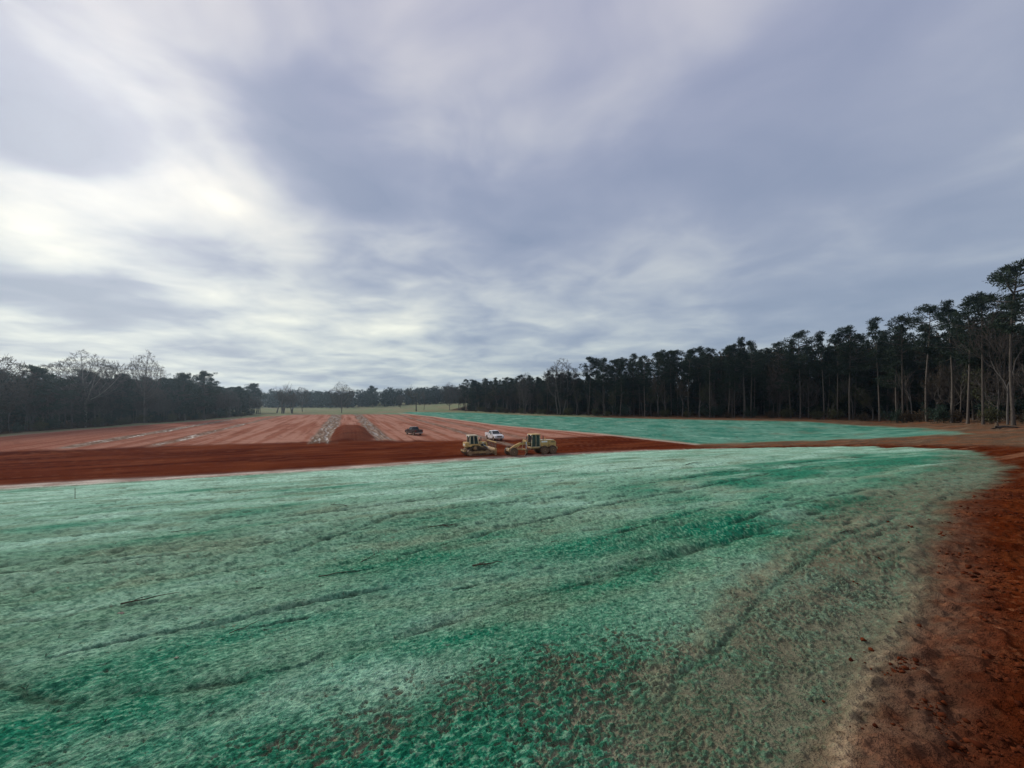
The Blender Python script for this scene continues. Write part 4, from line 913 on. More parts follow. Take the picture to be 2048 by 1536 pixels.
class MB:
    def __init__(s): s.bm = bmesh.new()
    def hexa(s, p):                                    # 8 corners: bottom ring then top ring
        v = [s.bm.verts.new(q) for q in p]
        for f in ((3, 2, 1, 0), (4, 5, 6, 7), (0, 1, 5, 4), (1, 2, 6, 5), (2, 3, 7, 6), (3, 0, 4, 7)): s.bm.faces.new([v[i] for i in f])
        return s
    def box(s, x0, x1, y0, y1, z0, z1, tx=0, ty=0):    # tx, ty: inset of the top
        return s.hexa([(x0, y0, z0), (x1, y0, z0), (x1, y1, z0), (x0, y1, z0), (x0 + tx, y0 + ty, z1), (x1 - tx, y0 + ty, z1), (x1 - tx, y1 - ty, z1), (x0 + tx, y1 - ty, z1)])
    def bar(s, a, b, w, h=None):
        a, b = Vector(a), Vector(b); h = h or w; d = (b - a).normalized()
        u = d.cross(Vector((0, 0, 1)) if abs(d.z) < .95 else Vector((1, 0, 0))).normalized() * w / 2; n = d.cross(u).normalized() * h / 2
        return s.hexa([a - u - n, a + u - n, a + u + n, a - u + n, b - u - n, b + u - n, b + u + n, b - u + n])
    def prism(s, prof, y0, y1):                        # side outline (x, z) swept across y
        a = [s.bm.verts.new((x, y0, z)) for x, z in prof]; b = [s.bm.verts.new((x, y1, z)) for x, z in prof]; n = len(prof)
        s.bm.faces.new(a); s.bm.faces.new(b[::-1])
        for i in range(n): s.bm.faces.new((a[(i + 1) % n], a[i], b[i], b[(i + 1) % n]))
        return s
    def cyl(s, a, b, r0, r1=None, n=12):
        a, b = Vector(a), Vector(b); r1 = r0 if r1 is None else r1; d = (b - a).normalized(); u = d.orthogonal().normalized(); w = d.cross(u)
        A = []; B = []
        for i in range(n):
            t = 2 * math.pi * i / n; k = u * math.cos(t) + w * math.sin(t); A.append(s.bm.verts.new(a + k * r0)); B.append(s.bm.verts.new(b + k * r1))
        s.bm.faces.new(A[::-1]); s.bm.faces.new(B)
        for i in range(n): s.bm.faces.new((A[i], A[(i + 1) % n], B[(i + 1) % n], B[i]))
        return s
    def lathe_y(s, prof, n=20):                        # outline (radius, y) turned about the y axis
        rings = []
        for r, y in prof: rings.append([s.bm.verts.new((r * math.cos(2 * math.pi * i / n), y, r * math.sin(2 * math.pi * i / n))) for i in range(n)])
        for A, B in zip(rings[:-1], rings[1:]):
            for i in range(n): s.bm.faces.new((A[i], A[(i + 1) % n], B[(i + 1) % n], B[i]))
        for rg in (rings[0], rings[-1]):
            if len(prof) > 1: s.bm.faces.new(rg)
        return s
    def patch(s, c, u0, u1, v0, v1, off=.012):         # a pane lying on a four-cornered face
        c = [Vector(q) for q in c]
        P = lambda u, v: c[0].lerp(c[1], u).lerp(c[3].lerp(c[2], u), v)
        n = (c[1] - c[0]).cross(c[3] - c[0]).normalized()
        q = [P(u0, v0), P(u1, v0), P(u1, v1), P(u0, v1)]
        return s.hexa([a - n * .02 for a in q] + [a + n * off for a in q])
    def build(s, name, mat, parent, loc=(0, 0, 0), bevel=0.0, smooth=True):
        bm = s.bm; bmesh.ops.recalc_face_normals(bm, faces=bm.faces)
        if bevel:
            ed = [e for e in bm.edges if len(e.link_faces) == 2 and e.calc_face_angle(0) > .5]
            bmesh.ops.bevel(bm, geom=ed, offset=bevel, segments=2, affect='EDGES', clamp_overlap=True)
        me = bpy.data.meshes.new(name); bm.to_mesh(me); bm.free()
        if smooth:
            me.polygons.foreach_set('use_smooth', np.ones(len(me.polygons), bool)); me.set_sharp_from_angle(angle=R(35))
        me.materials.append(MAT[mat]); return put(name, me, parent, loc)

def wheel(parent, x, y, r, w, side, rim, name='wheel', lug=0):
    e = empty(name, (x, y, r)); e.parent = parent
    h = w / 2
    t = MB().lathe_y([(r * .58, -h * .9), (r * .90, -h), (r, -h * .72), (r, h * .72), (r * .90, h), (r * .58, h * .9)], 22)
    for i in range(lug):
        a = 2 * math.pi * i / lug
        for sgn in (-1, 1):
            ca, sa = math.cos(a + sgn * .1), math.sin(a + sgn * .1)
            t.bar((ca * r * 1.0, sgn * h * .05, sa * r * 1.0), (math.cos(a) * r * .97, sgn * h * .95, math.sin(a) * r * .97), .07, .07)
    t.build('tyre', 'rubber', e)
    o = h * side
    MB().lathe_y([(r * .60, o * .80), (r * .52, o * .94), (r * .40, o * .62), (r * .18, o * .70), (r * .13, o * .98), (.02, o * 1.0)], 20).build('rim', rim, e)
    return e
def arch(cx, r, n=7, z0=.5):
    """points over a wheel, from front foot to rear foot"""
    a0 = math.asin(max(-1, min(1, (z0 - .39) / r)))
    return [(cx + r * math.cos(a0 + (math.pi - 2 * a0) * i / n), .39 + r * math.sin(a0 + (math.pi - 2 * a0) * i / n)) for i in range(n + 1)]
def pickup(label, loc, rz, bodym, rimm):
    t = empty('pickup_truck', loc, rz); tag(t, label, 'pickup truck', 'pickup trucks parked on the red field')
    fx, rx, ra = 1.82, -1.78, .50
    low = [(2.80, .52)] + [(2.42, .50)] + arch(fx, ra) + [(1.25, .42), (-1.2, .42)] + arch(rx, ra) + [(-2.35, .50), (-2.82, .55), (-2.86, .92), (-1.02, .92), (-1.02, 1.16), (1.22, 1.18), (2.2, 1.13), (2.74, 1.02), (2.84, .80)]
    MB().prism(low, -.94, .94).build('body', bodym, t, bevel=.03)
    for sgn in (-1, 1):
        MB().box(-2.86, -1.02, sgn * .94 - .05 - .03 * sgn, sgn * .94 + .05 - .03 * sgn, .9, 1.30).build('bed_side', bodym, t, bevel=.015)
    MB().box(-2.90, -2.83, -.93, .93, .80, 1.30).build('tailgate', bodym, t, bevel=.012)
    MB().box(-2.8, -1.05, -.86, .86, .915, .935).build('bed_liner', 'dark', t)
    b = [(1.22, -.90, 1.165), (1.22, .90, 1.165), (-1.02, .90, 1.165), (-1.02, -.90, 1.165)]
    tp = [(.42, -.70, 1.86), (.42, .70, 1.86), (-.86, .72, 1.86), (-.86, -.72, 1.86)]
    cab = MB().hexa(b + tp).build('cab', bodym, t, bevel=.05)
    MB().patch([b[0], b[1], tp[1], tp[0]], .05, .95, .10, .90).build('windshield', 'glass', t)
    MB().patch([b[2], b[3], tp[3], tp[2]], .10, .90, .25, .88).build('rear_window', 'glass', t)
    for q in ([b[3], b[0], tp[0], tp[3]], [b[1], b[2], tp[2], tp[1]]):
        fw = q[0][1] < 0
        for u0, u1 in ((.07, .44), (.49, .88)):
            a0, a1 = (u0, u1) if fw else (1 - u1, 1 - u0)
            MB().patch(q, a0, a1, .14, .86).build('side_window', 'glass', t)
    for sgn in (-1, 1):
        for x in (fx, rx): wheel(t, x, sgn * .80, .39, .28, sgn, rimm)
        MB().box(2.70, 2.83, sgn * .70 - .17, sgn * .70 + .17, .76, .97).build('headlight', 'lamp', t, bevel=.02)
        MB().box(-2.91, -2.84, sgn * .83 - .07, sgn * .83 + .07, .85, 1.22).build('tail_light', 'red_lens', t)
        m = MB().box(.84, .98, sgn * 1.08 - .10, sgn * 1.08 + .10, 1.16, 1.40).build('mirror', 'dark', t, bevel=.02)
        MB().box(1.0, 1.02, sgn * .945 - .004, sgn * .945 + .004, .50, 1.12).build('door_seam', 'dark', t)
        MB().box(.02, .035, sgn * .945 - .004, sgn * .945 + .004, .50, 1.12).build('door_seam', 'dark', t)
        for x in (.18, -.82): MB().box(x, x + .16, sgn * .955 - .015, sgn * .955 + .015, 1.0, 1.045).build('door_handle', 'chrome', t)
        MB().box(-1.1, 1.15, sgn * .90 - .09, sgn * .90 + .09, .36, .41).build('running_board', 'chrome', t)
    MB().box(2.76, 2.87, -.50, .50, .72, .98).build('grille', 'dark', t, bevel=.02)
    for z in (.79, .87): MB().box(2.86, 2.885, -.48, .48, z - .012, z + .012).build('grille_bar', 'chrome', t)
    MB().box(2.72, 2.98, -.95, .95, .46, .68).build('bumper', 'chrome' if bodym == 'white' else 'dark', t, bevel=.04)
    MB().box(-3.02, -2.80, -.92, .92, .48, .66).build('bumper', 'chrome', t, bevel=.03)
    MB().box(2.3, 2.35, -.5, .5, 1.12, 1.135).build('hood_seam', 'dark', t)
    return t

def loop_hull(circles, n=14):
    """outline around a set of circles (x, z, r), counter-clockwise"""
    pts = [(x + r * math.cos(2 * math.pi * i / n), z + r * math.sin(2 * math.pi * i / n)) for x, z, r in circles for i in range(n)]
    pts = sorted(set((round(a, 4), round(b, 4)) for a, b in pts))
    def half(ps):
        o = []
        for p in ps:
            while len(o) > 1 and (o[-1][0] - o[-2][0]) * (p[1] - o[-2][1]) - (o[-1][1] - o[-2][1]) * (p[0] - o[-2][0]) <= 0: o.pop()
            o.append(p)
        return o
    a, b = half(pts), half(pts[::-1]); return a[:-1] + b[:-1]
def resample(loop, step):
    out = []; carry = 0.0
    for (ax, az_), (bx, bz) in zip(loop, loop[1:] + loop[:1]):
        L = math.hypot(bx - ax, bz - az_); u = carry
        while u < L: out.append((ax + (bx - ax) * u / L, az_ + (bz - az_) * u / L, (bx - ax) / L, (bz - az_) / L)); u += step
        carry = u - L
    return out
def bulldozer(loc, rz):
    t = empty('bulldozer', loc, rz); t.scale = (.94, .94, .94); tag(t, 'dusty yellow bulldozer with open blade rack on dark red clay', 'bulldozer', 'earthmoving machines on the red clay')
    for sgn in (-1, 1):
        y = sgn * 1.12
        tr = empty('track', (0, 0, 0)); tr.parent = t
        lp = loop_hull([(-1.45, .47, .40), (1.45, .47, .40), (-.62, 1.20, .38)])
        sh = resample(lp, .205)
        belt = MB()
        for x, z, ux, uz in resample(lp, .1025): belt.hexa([(x - ux * .06 + uz * 0, y - .30, z - uz * .06), (x + ux * .06, y - .30, z + uz * .06), (x + ux * .06, y + .30, z + uz * .06), (x - ux * .06, y + .30, z - uz * .06)] + [(x - ux * .06 - uz * .06, y - .30, z - uz * .06 + ux * .06), (x + ux * .06 - uz * .06, y - .30, z + uz * .06 + ux * .06), (x + ux * .06 - uz * .06, y + .30, z + uz * .06 + ux * .06), (x - ux * .06 - uz * .06, y + .30, z - uz * .06 + ux * .06)])
        belt.build('track_belt', 'steel', tr, smooth=False)
        for x, z, ux, uz in sh:
            MB().hexa([(x - ux * .085 + uz * k * .0, y - .34, z - uz * .085) for k in (0,)] + [(x + ux * .085, y - .34, z + uz * .085), (x + ux * .085, y + .34, z + uz * .085), (x - ux * .085, y + .34, z - uz * .085)] +
                      [(x - ux * .07 + uz * .05, y - .34, z - uz * .07 - ux * .05), (x - ux * .02 + uz * .06, y - .34, z - uz * .02 - ux * .06), (x - ux * .02 + uz * .06, y + .34, z - uz * .02 - ux * .06), (x - ux * .07 + uz * .05, y + .34, z - uz * .07 - ux * .05)]).build('shoe', 'steel', tr, smooth=False)
        for x in (-1.45, 1.45): MB().lathe_y([(.37, -.16), (.37, .16), (.26, .2), (.1, .22), (.04, .23)], 18).build('idler', 'rim_tan', tr, (x, y, .47))
        MB().lathe_y([(.36, -.14), (.36, .14), (.28, .30), (.16, .36), (.05, .37)] if sgn > 0 else [(.05, -.37), (.16, -.36), (.28, -.30), (.36, -.14), (.36, .14)], 18).build('sprocket', 'yellow', tr, (-.62, y, 1.20))
        for k in range(6): MB().lathe_y([(.03, -.24), (.14, -.22), (.15, .22), (.03, .24)], 12).build('roller', 'steel', tr, (-1.0 + k * .4, y, .25))
        MB().prism([(-1.4, .34), (1.4, .34), (1.45, .62), (.5, .74), (-1.3, .66)], y - .17, y + .17).build('track_frame', 'yellow', t, bevel=.02)
        MB().bar((-.2, sgn * 1.58, .5), (2.25, sgn * 1.58, .42), .14, .22).build('push_arm', 'yellow', t, bevel=.02)
        MB().prism([(-1.55, 1.66), (.30, 1.66), (.34, 1.58), (.02, 1.50), (-.2, 1.62), (-1.0, 1.62), (-1.35, 1.42), (-1.6, 1.42)], y - .34, y + .34).build('fender', 'yellow', t, bevel=.015)
        MB().cyl((.95, sgn * .62, 1.55), (1.75, sgn * .62, 1.05), .075).cyl((1.75, sgn * .62, 1.05), (2.22, sgn * .62, .75), .045).build('lift_cylinder', 'chrome', t)
        MB().box(-.1, .5, sgn * .62 - .12, sgn * .62 + .12, 1.62, 1.72).build('step', 'steel', t)
    MB().box(-1.5, 1.65, -.62, .62, .62, 1.22).build('hull', 'steel', t, bevel=.03)
    MB().prism([(.12, 1.2), (1.68, 1.15), (1.72, 1.3), (1.62, 1.98), (.12, 2.16)], -.52, .52).build('engine_hood', 'yellow', t, bevel=.05)
    for k in range(6): MB().box(1.66 - k * .008 - .02, 1.74 - k * .012, -.42, .42, 1.28 + k * .11, 1.33 + k * .11).build('grille_slat', 'dark', t)
    for sgn in (-1, 1): MB().box(.3, 1.4, sgn * .525 - .008, sgn * .525 + .008, 1.35, 1.75).build('side_vent', 'dark', t)
    MB().box(.75, 1.1, -.524, -.512 - .02, 1.8, 1.92).build('decal', 'decal', t)
    MB().cyl((.85, .22, 2.05), (.85, .22, 2.72), .07).build('exhaust_stack', 'dark', t)
    MB().cyl((.45, -.25, 2.08), (.45, -.25, 2.42), .10).build('air_intake', 'dark', t)
    # cab
    b = [(.12, -.78, 1.72), (.12, .78, 1.72), (-1.28, .78, 1.72), (-1.28, -.78, 1.72)]; tp = [(-.10, -.68, 3.0), (-.10, .68, 3.0), (-1.22, .68, 3.0), (-1.22, -.68, 3.0)]
    MB().box(-1.30, .18, -.82, .82, 1.3, 1.74).build('cab_base', 'yellow', t, bevel=.03)
    cb = MB()
    for i in range(4): cb.bar(b[i], tp[i], .12)
    cb.bar((-.62, -.78, 1.72), (-.66, -.68, 3.0), .10).bar((-.62, .78, 1.72), (-.66, .68, 3.0), .10)
    cb.build('cab_frame', 'cream', t, bevel=.015)
    for c in ([b[0], b[1], tp[1], tp[0]], [b[2], b[3], tp[3], tp[2]]): MB().patch(c, .05, .95, .03, .95, .0).build('window', 'glass', t)
    for c in ([b[3], b[0], tp[0], tp[3]], [b[1], b[2], tp[2], tp[1]]):
        for u0, u1 in ((.05, .46), (.52, .95)): MB().patch(c, u0, u1, .03, .95, .0).build('window', 'glass', t)
    MB().box(-1.42, .05, -.80, .80, 2.99, 3.12, .06, .06).build('roof', 'cream', t, bevel=.04)
    for sgn in (-1, 1):
        MB().box(-.02, .09, sgn * .55 - .1, sgn * .55 + .1, 2.86, 2.99).build('work_light', 'lamp', t)
        MB().box(-1.46, -1.38, sgn * .55 - .1, sgn * .55 + .1, 2.84, 2.98).build('work_light', 'lamp', t)
    MB().box(-1.98, -1.32, -.80, .80, 1.28, 2.02).build('fuel_tank', 'yellow', t, bevel=.08)
    MB().box(-2.0, -1.975, -.3, .3, 1.5, 1.8).build('decal', 'decal', t)
    rp_ = MB().box(-2.25, -1.95, -.95, .95, .62, .86)
    rp_.bar((-1.5, -.45, .75), (-2.1, -.45, .74), .14).bar((-1.5, .45, .75), (-2.1, .45, .74), .14).bar((-1.6, -.3, 1.2), (-2.1, -.3, .86), .1).bar((-1.6, .3, 1.2), (-2.1, .3, .86), .1)
    rp_.build('ripper_beam', 'yellow', t, bevel=.02)
    for y in (-.75, 0, .75): MB().prism([(-2.24, 1.0), (-2.10, 1.0), (-2.10, .5), (-1.92, .22), (-2.02, .2), (-2.24, .48)], y - .04, y + .04).build('ripper_shank', 'steel', t)
    # blade
    n = 8; pr = []
    for i in range(n + 1):
        a = -1 + 2 * i / n; pr.append((2.42 + .17 * a * a, .12 + 1.0 * i / n))
    MB().prism(pr + [(x - .06, z) for x, z in pr[::-1]], -1.95, 1.95).build('blade', 'yellow', t)
    MB().bar((2.60, -1.97, .09), (2.60, 1.97, .09), .04, .16).build('cutting_edge', 'steel', t)
    for y in (-1.96, 1.96): MB().prism([(2.32, .06), (2.68, .06), (2.62, 1.14), (2.36, 1.14)], y - .02, y + .02).build('end_plate', 'yellow', t)
    for y in (-1.9, -1.27, -.64, 0, .64, 1.27, 1.9): MB().bar((2.50, y, 1.08), (2.58, y, 1.98), .10).build('rack_post', 'steel', t)
    MB().bar((2.58, -1.98, 2.0), (2.58, 1.98, 2.0), .12).build('rack_rail', 'yellow', t)
    MB().bar((2.53, -1.92, 1.45), (2.53, 1.92, 1.45), .05).build('rack_rail', 'steel', t)
    MB().bar((1.5, -.5, .7), (2.35, -1.2, .6), .14).bar((1.5, .5, .7), (2.35, 1.2, .6), .14).build('brace', 'yellow', t)
    return t

def grader(loc, rz):
    t = empty('motor_grader', loc, rz); t.scale = (.90, .90, .90); tag(t, 'dusty yellow motor grader with tall cab and tilted front frame', 'motor grader', 'earthmoving machines on the red clay')
    # rear: tandems, engine housing
    for sgn in (-1, 1):
        MB().prism([(-3.35, .55), (-3.2, .85), (-1.5, .85), (-1.35, .55), (-1.5, .42), (-3.2, .42)], sgn * .92 - .12, sgn * .92 + .12).build('tandem_case', 'yellow', t, bevel=.03)
        for x in (-3.12, -1.56): wheel(t, x, sgn * 1.13, .70, .42, sgn, 'rim_tan', lug=18)
        w = wheel(t, 3.95, sgn * 1.05, .68, .40, sgn, 'rim_tan', lug=18)
    MB().box(-3.9, .3, -.45, .45, .80, 1.22).build('rear_frame', 'steel', t, bevel=.02)
    MB().prism([(-4.05, 1.12), (-1.02, 1.12), (-1.02, 2.28), (-3.7, 2.22), (-4.02, 2.02)], -.66, .66).build('engine_housing', 'yellow', t, bevel=.05)
    MB().prism([(-3.72, 2.235), (-1.02, 2.295), (-1.02, 2.33), (-3.72, 2.27)], -.62, .62).build('hood_top', 'cream', t, bevel=.01)
    for sgn in (-1, 1):
        for k in range(4): MB().box(-3.75 + k * .2, -3.64 + k * .2, sgn * .668 - .01, sgn * .668 + .01, 1.85, 2.08).build('vent', 'dark', t)
        MB().box(-2.35, -1.25, sgn * .668 - .008, sgn * .668 + .008, 1.92, 2.16).build('decal', 'decal', t)
        MB().box(-2.6, -2.57, sgn * .668 - .006, sgn * .668 + .006, 1.18, 2.2).build('panel_seam', 'dark', t)
        MB().box(-1.35, -.95, sgn * 1.0 - .22, sgn * 1.0 + .22, 1.42, 1.48).build('fender', 'yellow', t)
    MB().box(-4.12, -4.02, -.6, .6, 1.2, 1.9).build('rear_grille', 'dark', t)
    MB().box(-4.3, -4.0, -.75, .75, .75, 1.1).build('rear_bumper', 'yellow', t, bevel=.03)
    MB().cyl((-1.75, .3, 2.2), (-1.75, .3, 3.0), .075).build('exhaust_stack', 'dark', t)
    MB().cyl((-2.4, -.2, 2.2), (-2.4, -.2, 2.55), .12).build('air_cleaner', 'yellow', t)
    # cab
    b = [(.62, -.70, 1.25), (.62, .70, 1.25), (-.92, .78, 1.25), (-.92, -.78, 1.25)]; tp = [(.50, -.66, 3.22), (.50, .66, 3.22), (-.88, .74, 3.22), (-.88, -.74, 3.22)]
    MB().box(-.94, .64, -.78, .78, 1.02, 1.27).build('cab_base', 'yellow', t, bevel=.02)
    cb = MB()
    for i in range(4): cb.bar(b[i], tp[i], .11)
    for i in range(4): cb.bar(b[i], b[(i + 1) % 4], .11)
    cb.bar((-.2, -.74, 1.25), (-.2, -.70, 3.22), .07).bar((-.2, .74, 1.25), (-.2, .70, 3.22), .07)
    cb.build('cab_frame', 'cream', t, bevel=.012)
    for c in ([b[0], b[1], tp[1], tp[0]], [b[2], b[3], tp[3], tp[2]]): MB().patch(c, .05, .95, .04, .96, .0).build('window', 'glass', t)
    for c in ([b[3], b[0], tp[0], tp[3]], [b[1], b[2], tp[2], tp[1]]):
        for u0, u1 in ((.05, .44), (.50, .95)): MB().patch(c, u0, u1, .04, .96, .0).build('window', 'glass', t)
    MB().box(-1.05, .68, -.84, .84, 3.21, 3.34, .05, .05).build('roof', 'yellow', t, bevel=.04)
    for y in (-.5, .5): MB().box(.64, .74, y - .1, y + .1, 3.10, 3.22).build('work_light', 'lamp', t)
    for sgn in (-1, 1): MB().box(.6, .7, sgn * .98 - .12, sgn * .98 + .12, 2.45, 2.85).bar((.6, sgn * .7, 2.9), (.65, sgn * .98, 2.8), .04).build('mirror', 'dark', t)
    MB().cyl((.55, 0, 1.55), (.95, 0, 1.95), .05).build('steering_column', 'dark', t)
    # front frame
    top = [(.3, 1.92), (1.2, 2.08), (2.5, 1.98), (3.4, 1.62), (4.15, 1.18), (4.45, 1.12)]
    bot = [(4.45, .78), (4.0, .80), (3.2, 1.28), (2.4, 1.62), (1.2, 1.72), (.3, 1.40)]
    MB().prism(top + bot, -.17, .17).build('main_beam', 'yellow', t, bevel=.03)
    MB().box(4.25, 4.6, -.55, .55, .72, 1.2).build('front_block', 'yellow', t, bevel=.03)
    MB().bar((3.95, -.95, .70), (3.95, .95, .70), .18, .22).build('front_axle', 'yellow', t, bevel=.02)
    for sgn in (-1, 1):
        MB().bar((3.95, sgn * .78, .40), (3.98, sgn * .74, 1.12), .12).build('kingpin', 'cream', t)
        MB().box(4.6, 4.66, sgn * .38 - .1, sgn * .38 + .1, 1.0, 1.16).build('headlight', 'lamp', t)
    MB().bar((3.98, -.74, 1.08), (3.98, .74, 1.08), .07).build('lean_bar', 'steel', t)
    # drawbar, circle and moldboard
    db = MB().bar((4.1, 0, .82), (3.2, 0, .95), .22).bar((3.3, 0, .95), (1.6, -.72, .92), .16).bar((3.3, 0, .95), (1.6, .72, .92), .16).bar((1.6, -.78, .92), (1.6, .78, .92), .16)
    db.build('drawbar', 'yellow', t, bevel=.015)
    c = MB()
    for i in range(28):
        a0, a1 = 2 * math.pi * i / 28, 2 * math.pi * (i + 1) / 28
        c.bar((1.25 + .78 * math.cos(a0), .78 * math.sin(a0), .84), (1.25 + .78 * math.cos(a1), .78 * math.sin(a1), .84), .12, .12)
    c.build('circle', 'steel', t)
    m = empty('moldboard', (1.2, 0, 0), R(-32)); m.parent = t
    pr = []
    for i in range(9):
        a = -1 + 2 * i / 8; pr.append((-.16 * (1 - a * a) + .10, .10 + .68 * i / 8))
    MB().prism(pr + [(x - .04, z) for x, z in pr[::-1]], -1.85, 1.85).build('blade_plate', 'yellow', m)
    MB().bar((.12, -1.87, .07), (.12, 1.87, .07), .03, .14).build('cutting_edge', 'chrome', m)
    for sgn in (-1, 1):
        MB().bar((-.15, sgn * .55, .8), (-.15, sgn * .55, .3), .14).build('blade_arm', 'yellow', m)
        MB().cyl((1.5, sgn * .52, 2.35), (1.55, sgn * .62, 1.6), .08).cyl((1.55, sgn * .62, 1.6), (1.6, sgn * .72, .98), .045).build('lift_cylinder', 'chrome', t)
    MB().bar((1.5, -.62, 2.25), (1.5, .62, 2.25), .20, .30).build('lift_saddle', 'yellow', t, bevel=.03)
    MB().cyl((1.75, -.55, 2.2), (1.5, .5, 1.05), .06).build('side_shift_cylinder', 'steel', t)
    MB().cyl((.7, .2, 1.86), (2.3, .2, 2.02), .035).cyl((.7, -.2, 1.86), (2.3, -.2, 2.02), .035).build('hose', 'dark', t)
    MB().bar((2.4, -.2, 1.7), (3.3, -.3, 1.0), .08).bar((2.4, .2, 1.7), (3.3, .3, 1.0), .08).build('brace', 'yellow', t)
    st = MB()
    for k in range(3): st.box(-.9, -.5, -.98, -.80, .55 + k * .28, .59 + k * .28)
    st.bar((-.9, -.97, .5), (-.9, -.97, 1.4), .04).bar((-.5, -.97, .5), (-.5, -.97, 1.4), .04).build('steps', 'steel', t)
    return t
pickup('black crew-cab pickup truck seen from behind at an angle on the dry red field', (-22.6, 92.0, hz(-22.6, 92.0) - .01), R(180 - 52), 'black_paint', 'chrome')
pickup('white crew-cab pickup truck facing the camera on the red field', (-3.6, 81.0, hz(-3.6, 81) - .01), R(-66), 'white', 'dark')
bulldozer((-5.25, 58.8, hz(-5.25, 58.8) - .03), R(24))
grader((3.1, 59.3, hz(3.1, 59.3) - .02), R(180 + 25))

# ------------------------------------------------------------------ small things on the slope
MAT['stick'] = bark_mat('stick', (.035, .028, .022), (.11, .085, .06), (30, 30, 30))
MAT['lath'] = bark_mat('lath', (.10, .08, .06), (.22, .18, .13), (40, 40, 4))
MAT['litter'] = paint('litter', (.62, .60, .56), .8, amount=.3)
rs = random.Random(31)
def ground_z(x, y):
    h = bpy.context.evaluated_depsgraph_get()
    ok, p, *_ = scene.ray_cast(h, Vector((x, y, 40)), Vector((0, 0, -1)))
    return p.z if ok else hz(x, y)
def stake(x, y, h):
    t = empty('survey_stake', (x, y, GZ(x, y)), .4); tag(t, 'thin dark survey stake upright near the left edge of the mulched slope', 'stake')
    MB().box(-.014, .014, -.010, .010, -.2, h).build('post', 'lath', t, bevel=.003)
    MB().hexa([(-.016, -.012, h - .10), (.016, -.012, h - .10), (.016, .012, h - .10), (-.016, .012, h - .10), (-.004, -.004, h + .05), (.004, -.004, h + .05), (.004, .004, h + .05), (-.004, .004, h + .05)]).build('tip', 'lath', t)
def GZ(x, y):
    s = bpy.data.objects['seeded_slope']
    ok, p, n, i = s.ray_cast(Vector((x, y, 60)), Vector((0, 0, -1)))
    if ok: return p.z
    for nm in ('dirt_road', 'dirt_field', 'forest_floor'):
        ok, p, n, i = bpy.data.objects[nm].ray_cast(Vector((x, y, 60)), Vector((0, 0, -1)))
        if ok: return p.z
    return hz(x, y)
def branch(x, y, ln, rz, label, r=.018, forks=3, lift=.03):
    r *= .55; ln *= .85
    paths = []
    def one(p, a, l, rr, lvl):
        pts = [p]; q = list(p); k = 5; aa = a
        for i in range(k):
            aa += rs.gauss(0, .16); q = [q[0] + math.cos(aa) * l / k, q[1] + math.sin(aa) * l / k, lift * (.5 + rs.random()) * (1 if i < k - 1 else .6)]; pts.append(tuple(q))
        paths.append((pts, [rr * (1 - .75 * i / k) for i in range(k + 1)]))
        if lvl < 2:
            for f in range(forks if lvl == 0 else 1):
                i = rs.randint(1, k - 1); one((pts[i][0], pts[i][1], pts[i][2]), a + rs.choice((-1, 1)) * rs.uniform(.35, .9), l * rs.uniform(.3, .55), rr * .55, lvl + 1)
    one((-ln / 2, 0, .02), 0, ln, r, 0)
    v, q = tube_arrays(paths, 5)
    o = put('dead_branch' if forks else 'stick', mesh_np('dead_branch', v, q, [MAT['stick']], True), None, (x, y, GZ(x, y))); o.rotation_euler[2] = rz
    tag(o, label, 'branch' if forks else 'stick', 'dead wood lying on the mulched slope')
stake(-27.2, 24.9, .70)
for x, y, ln, rz, lab, r, f in [(-2.0, 12.2, 1.3, .25, 'forked dark branch lying left of centre on the mulched slope', .03, 4), (-.5, 8.1, .75, .45, 'short dark branch in a small hollow at the middle of the slope', .035, 2), (-3.2, 9.1, .8, 1.2, 'tangled grey twig cluster on the teal patch', .016, 5),
                              (-3.4, 7.9, .9, .35, 'straight dark stick below the twig cluster', .022, 0), (-3.75, 5.7, .55, .45, 'thin dark stick low on the left part of the slope', .014, 0), (-6.2, 6.85, .9, .42, 'long dark soil streak shaped as a thin branch at the left of the slope', .028, 1),  # the long one at left is a soil streak modelled as a branch
                              (3.5, 10.8, .7, .3, 'small dark stick right of centre on the slope', .02, 0), (14.2, 31.2, 1.8, .3, 'dark branch far up the pale part of the slope', .05, 3), (5.2, 13.2, .6, .9, 'bent twig on the teal middle of the slope', .014, 2), (17.9, 26.7, 1.9, .3, 'long stick far right on the teal slope', .035, 0),
                              (4.1, 8.0, .35, 2.4, 'curled twig near the right-hand edge of the mulch', .014, 1), (7.9, 9.4, .55, .2, 'dark root piece where mulch meets the orange dirt', .03, 2), (-.2, 16.0, .8, .2, 'grey twig on the pale strip in mid slope', .016, 2), (-11, 13.5, .9, .7, 'dark twig on the left middle of the slope', .02, 3),
                              (-7.5, 17.5, 1.0, 2.6, 'dark twig left of the pale strip on the slope', .025, 3), (1.1, 9.6, .4, .3, 'short stick just above the middle hollow', .016, 0), (28.5, 33.0, 1.6, .2, 'dark stick near the far right end of the slope', .035, 1)]:
    branch(x, y, ln, rz, lab, r, f)
def scrap(x, y, label, s):
    b = bmesh.new(); n = 7
    c = b.verts.new((0, 0, .03 * s / .1)); ring = []
    for i in range(n):
        a = 6.28 * i / n; r = s * rs.uniform(.45, 1.1); ring.append(b.verts.new((math.cos(a) * r, math.sin(a) * r * .6, rs.uniform(.0, .05) * s / .1)))
    for i in range(n): b.faces.new((c, ring[i], ring[(i + 1) % n]))
    bmesh.ops.solidify(b, geom=list(b.faces), thickness=.006)
    me = bpy.data.meshes.new('litter_scrap'); b.to_mesh(me); b.free(); me.materials.append(MAT['litter'])
    o = put('litter_scrap', me, None, (x, y, GZ(x, y) + .004)); tag(o, label, 'litter', 'pale scraps on the mulched slope')
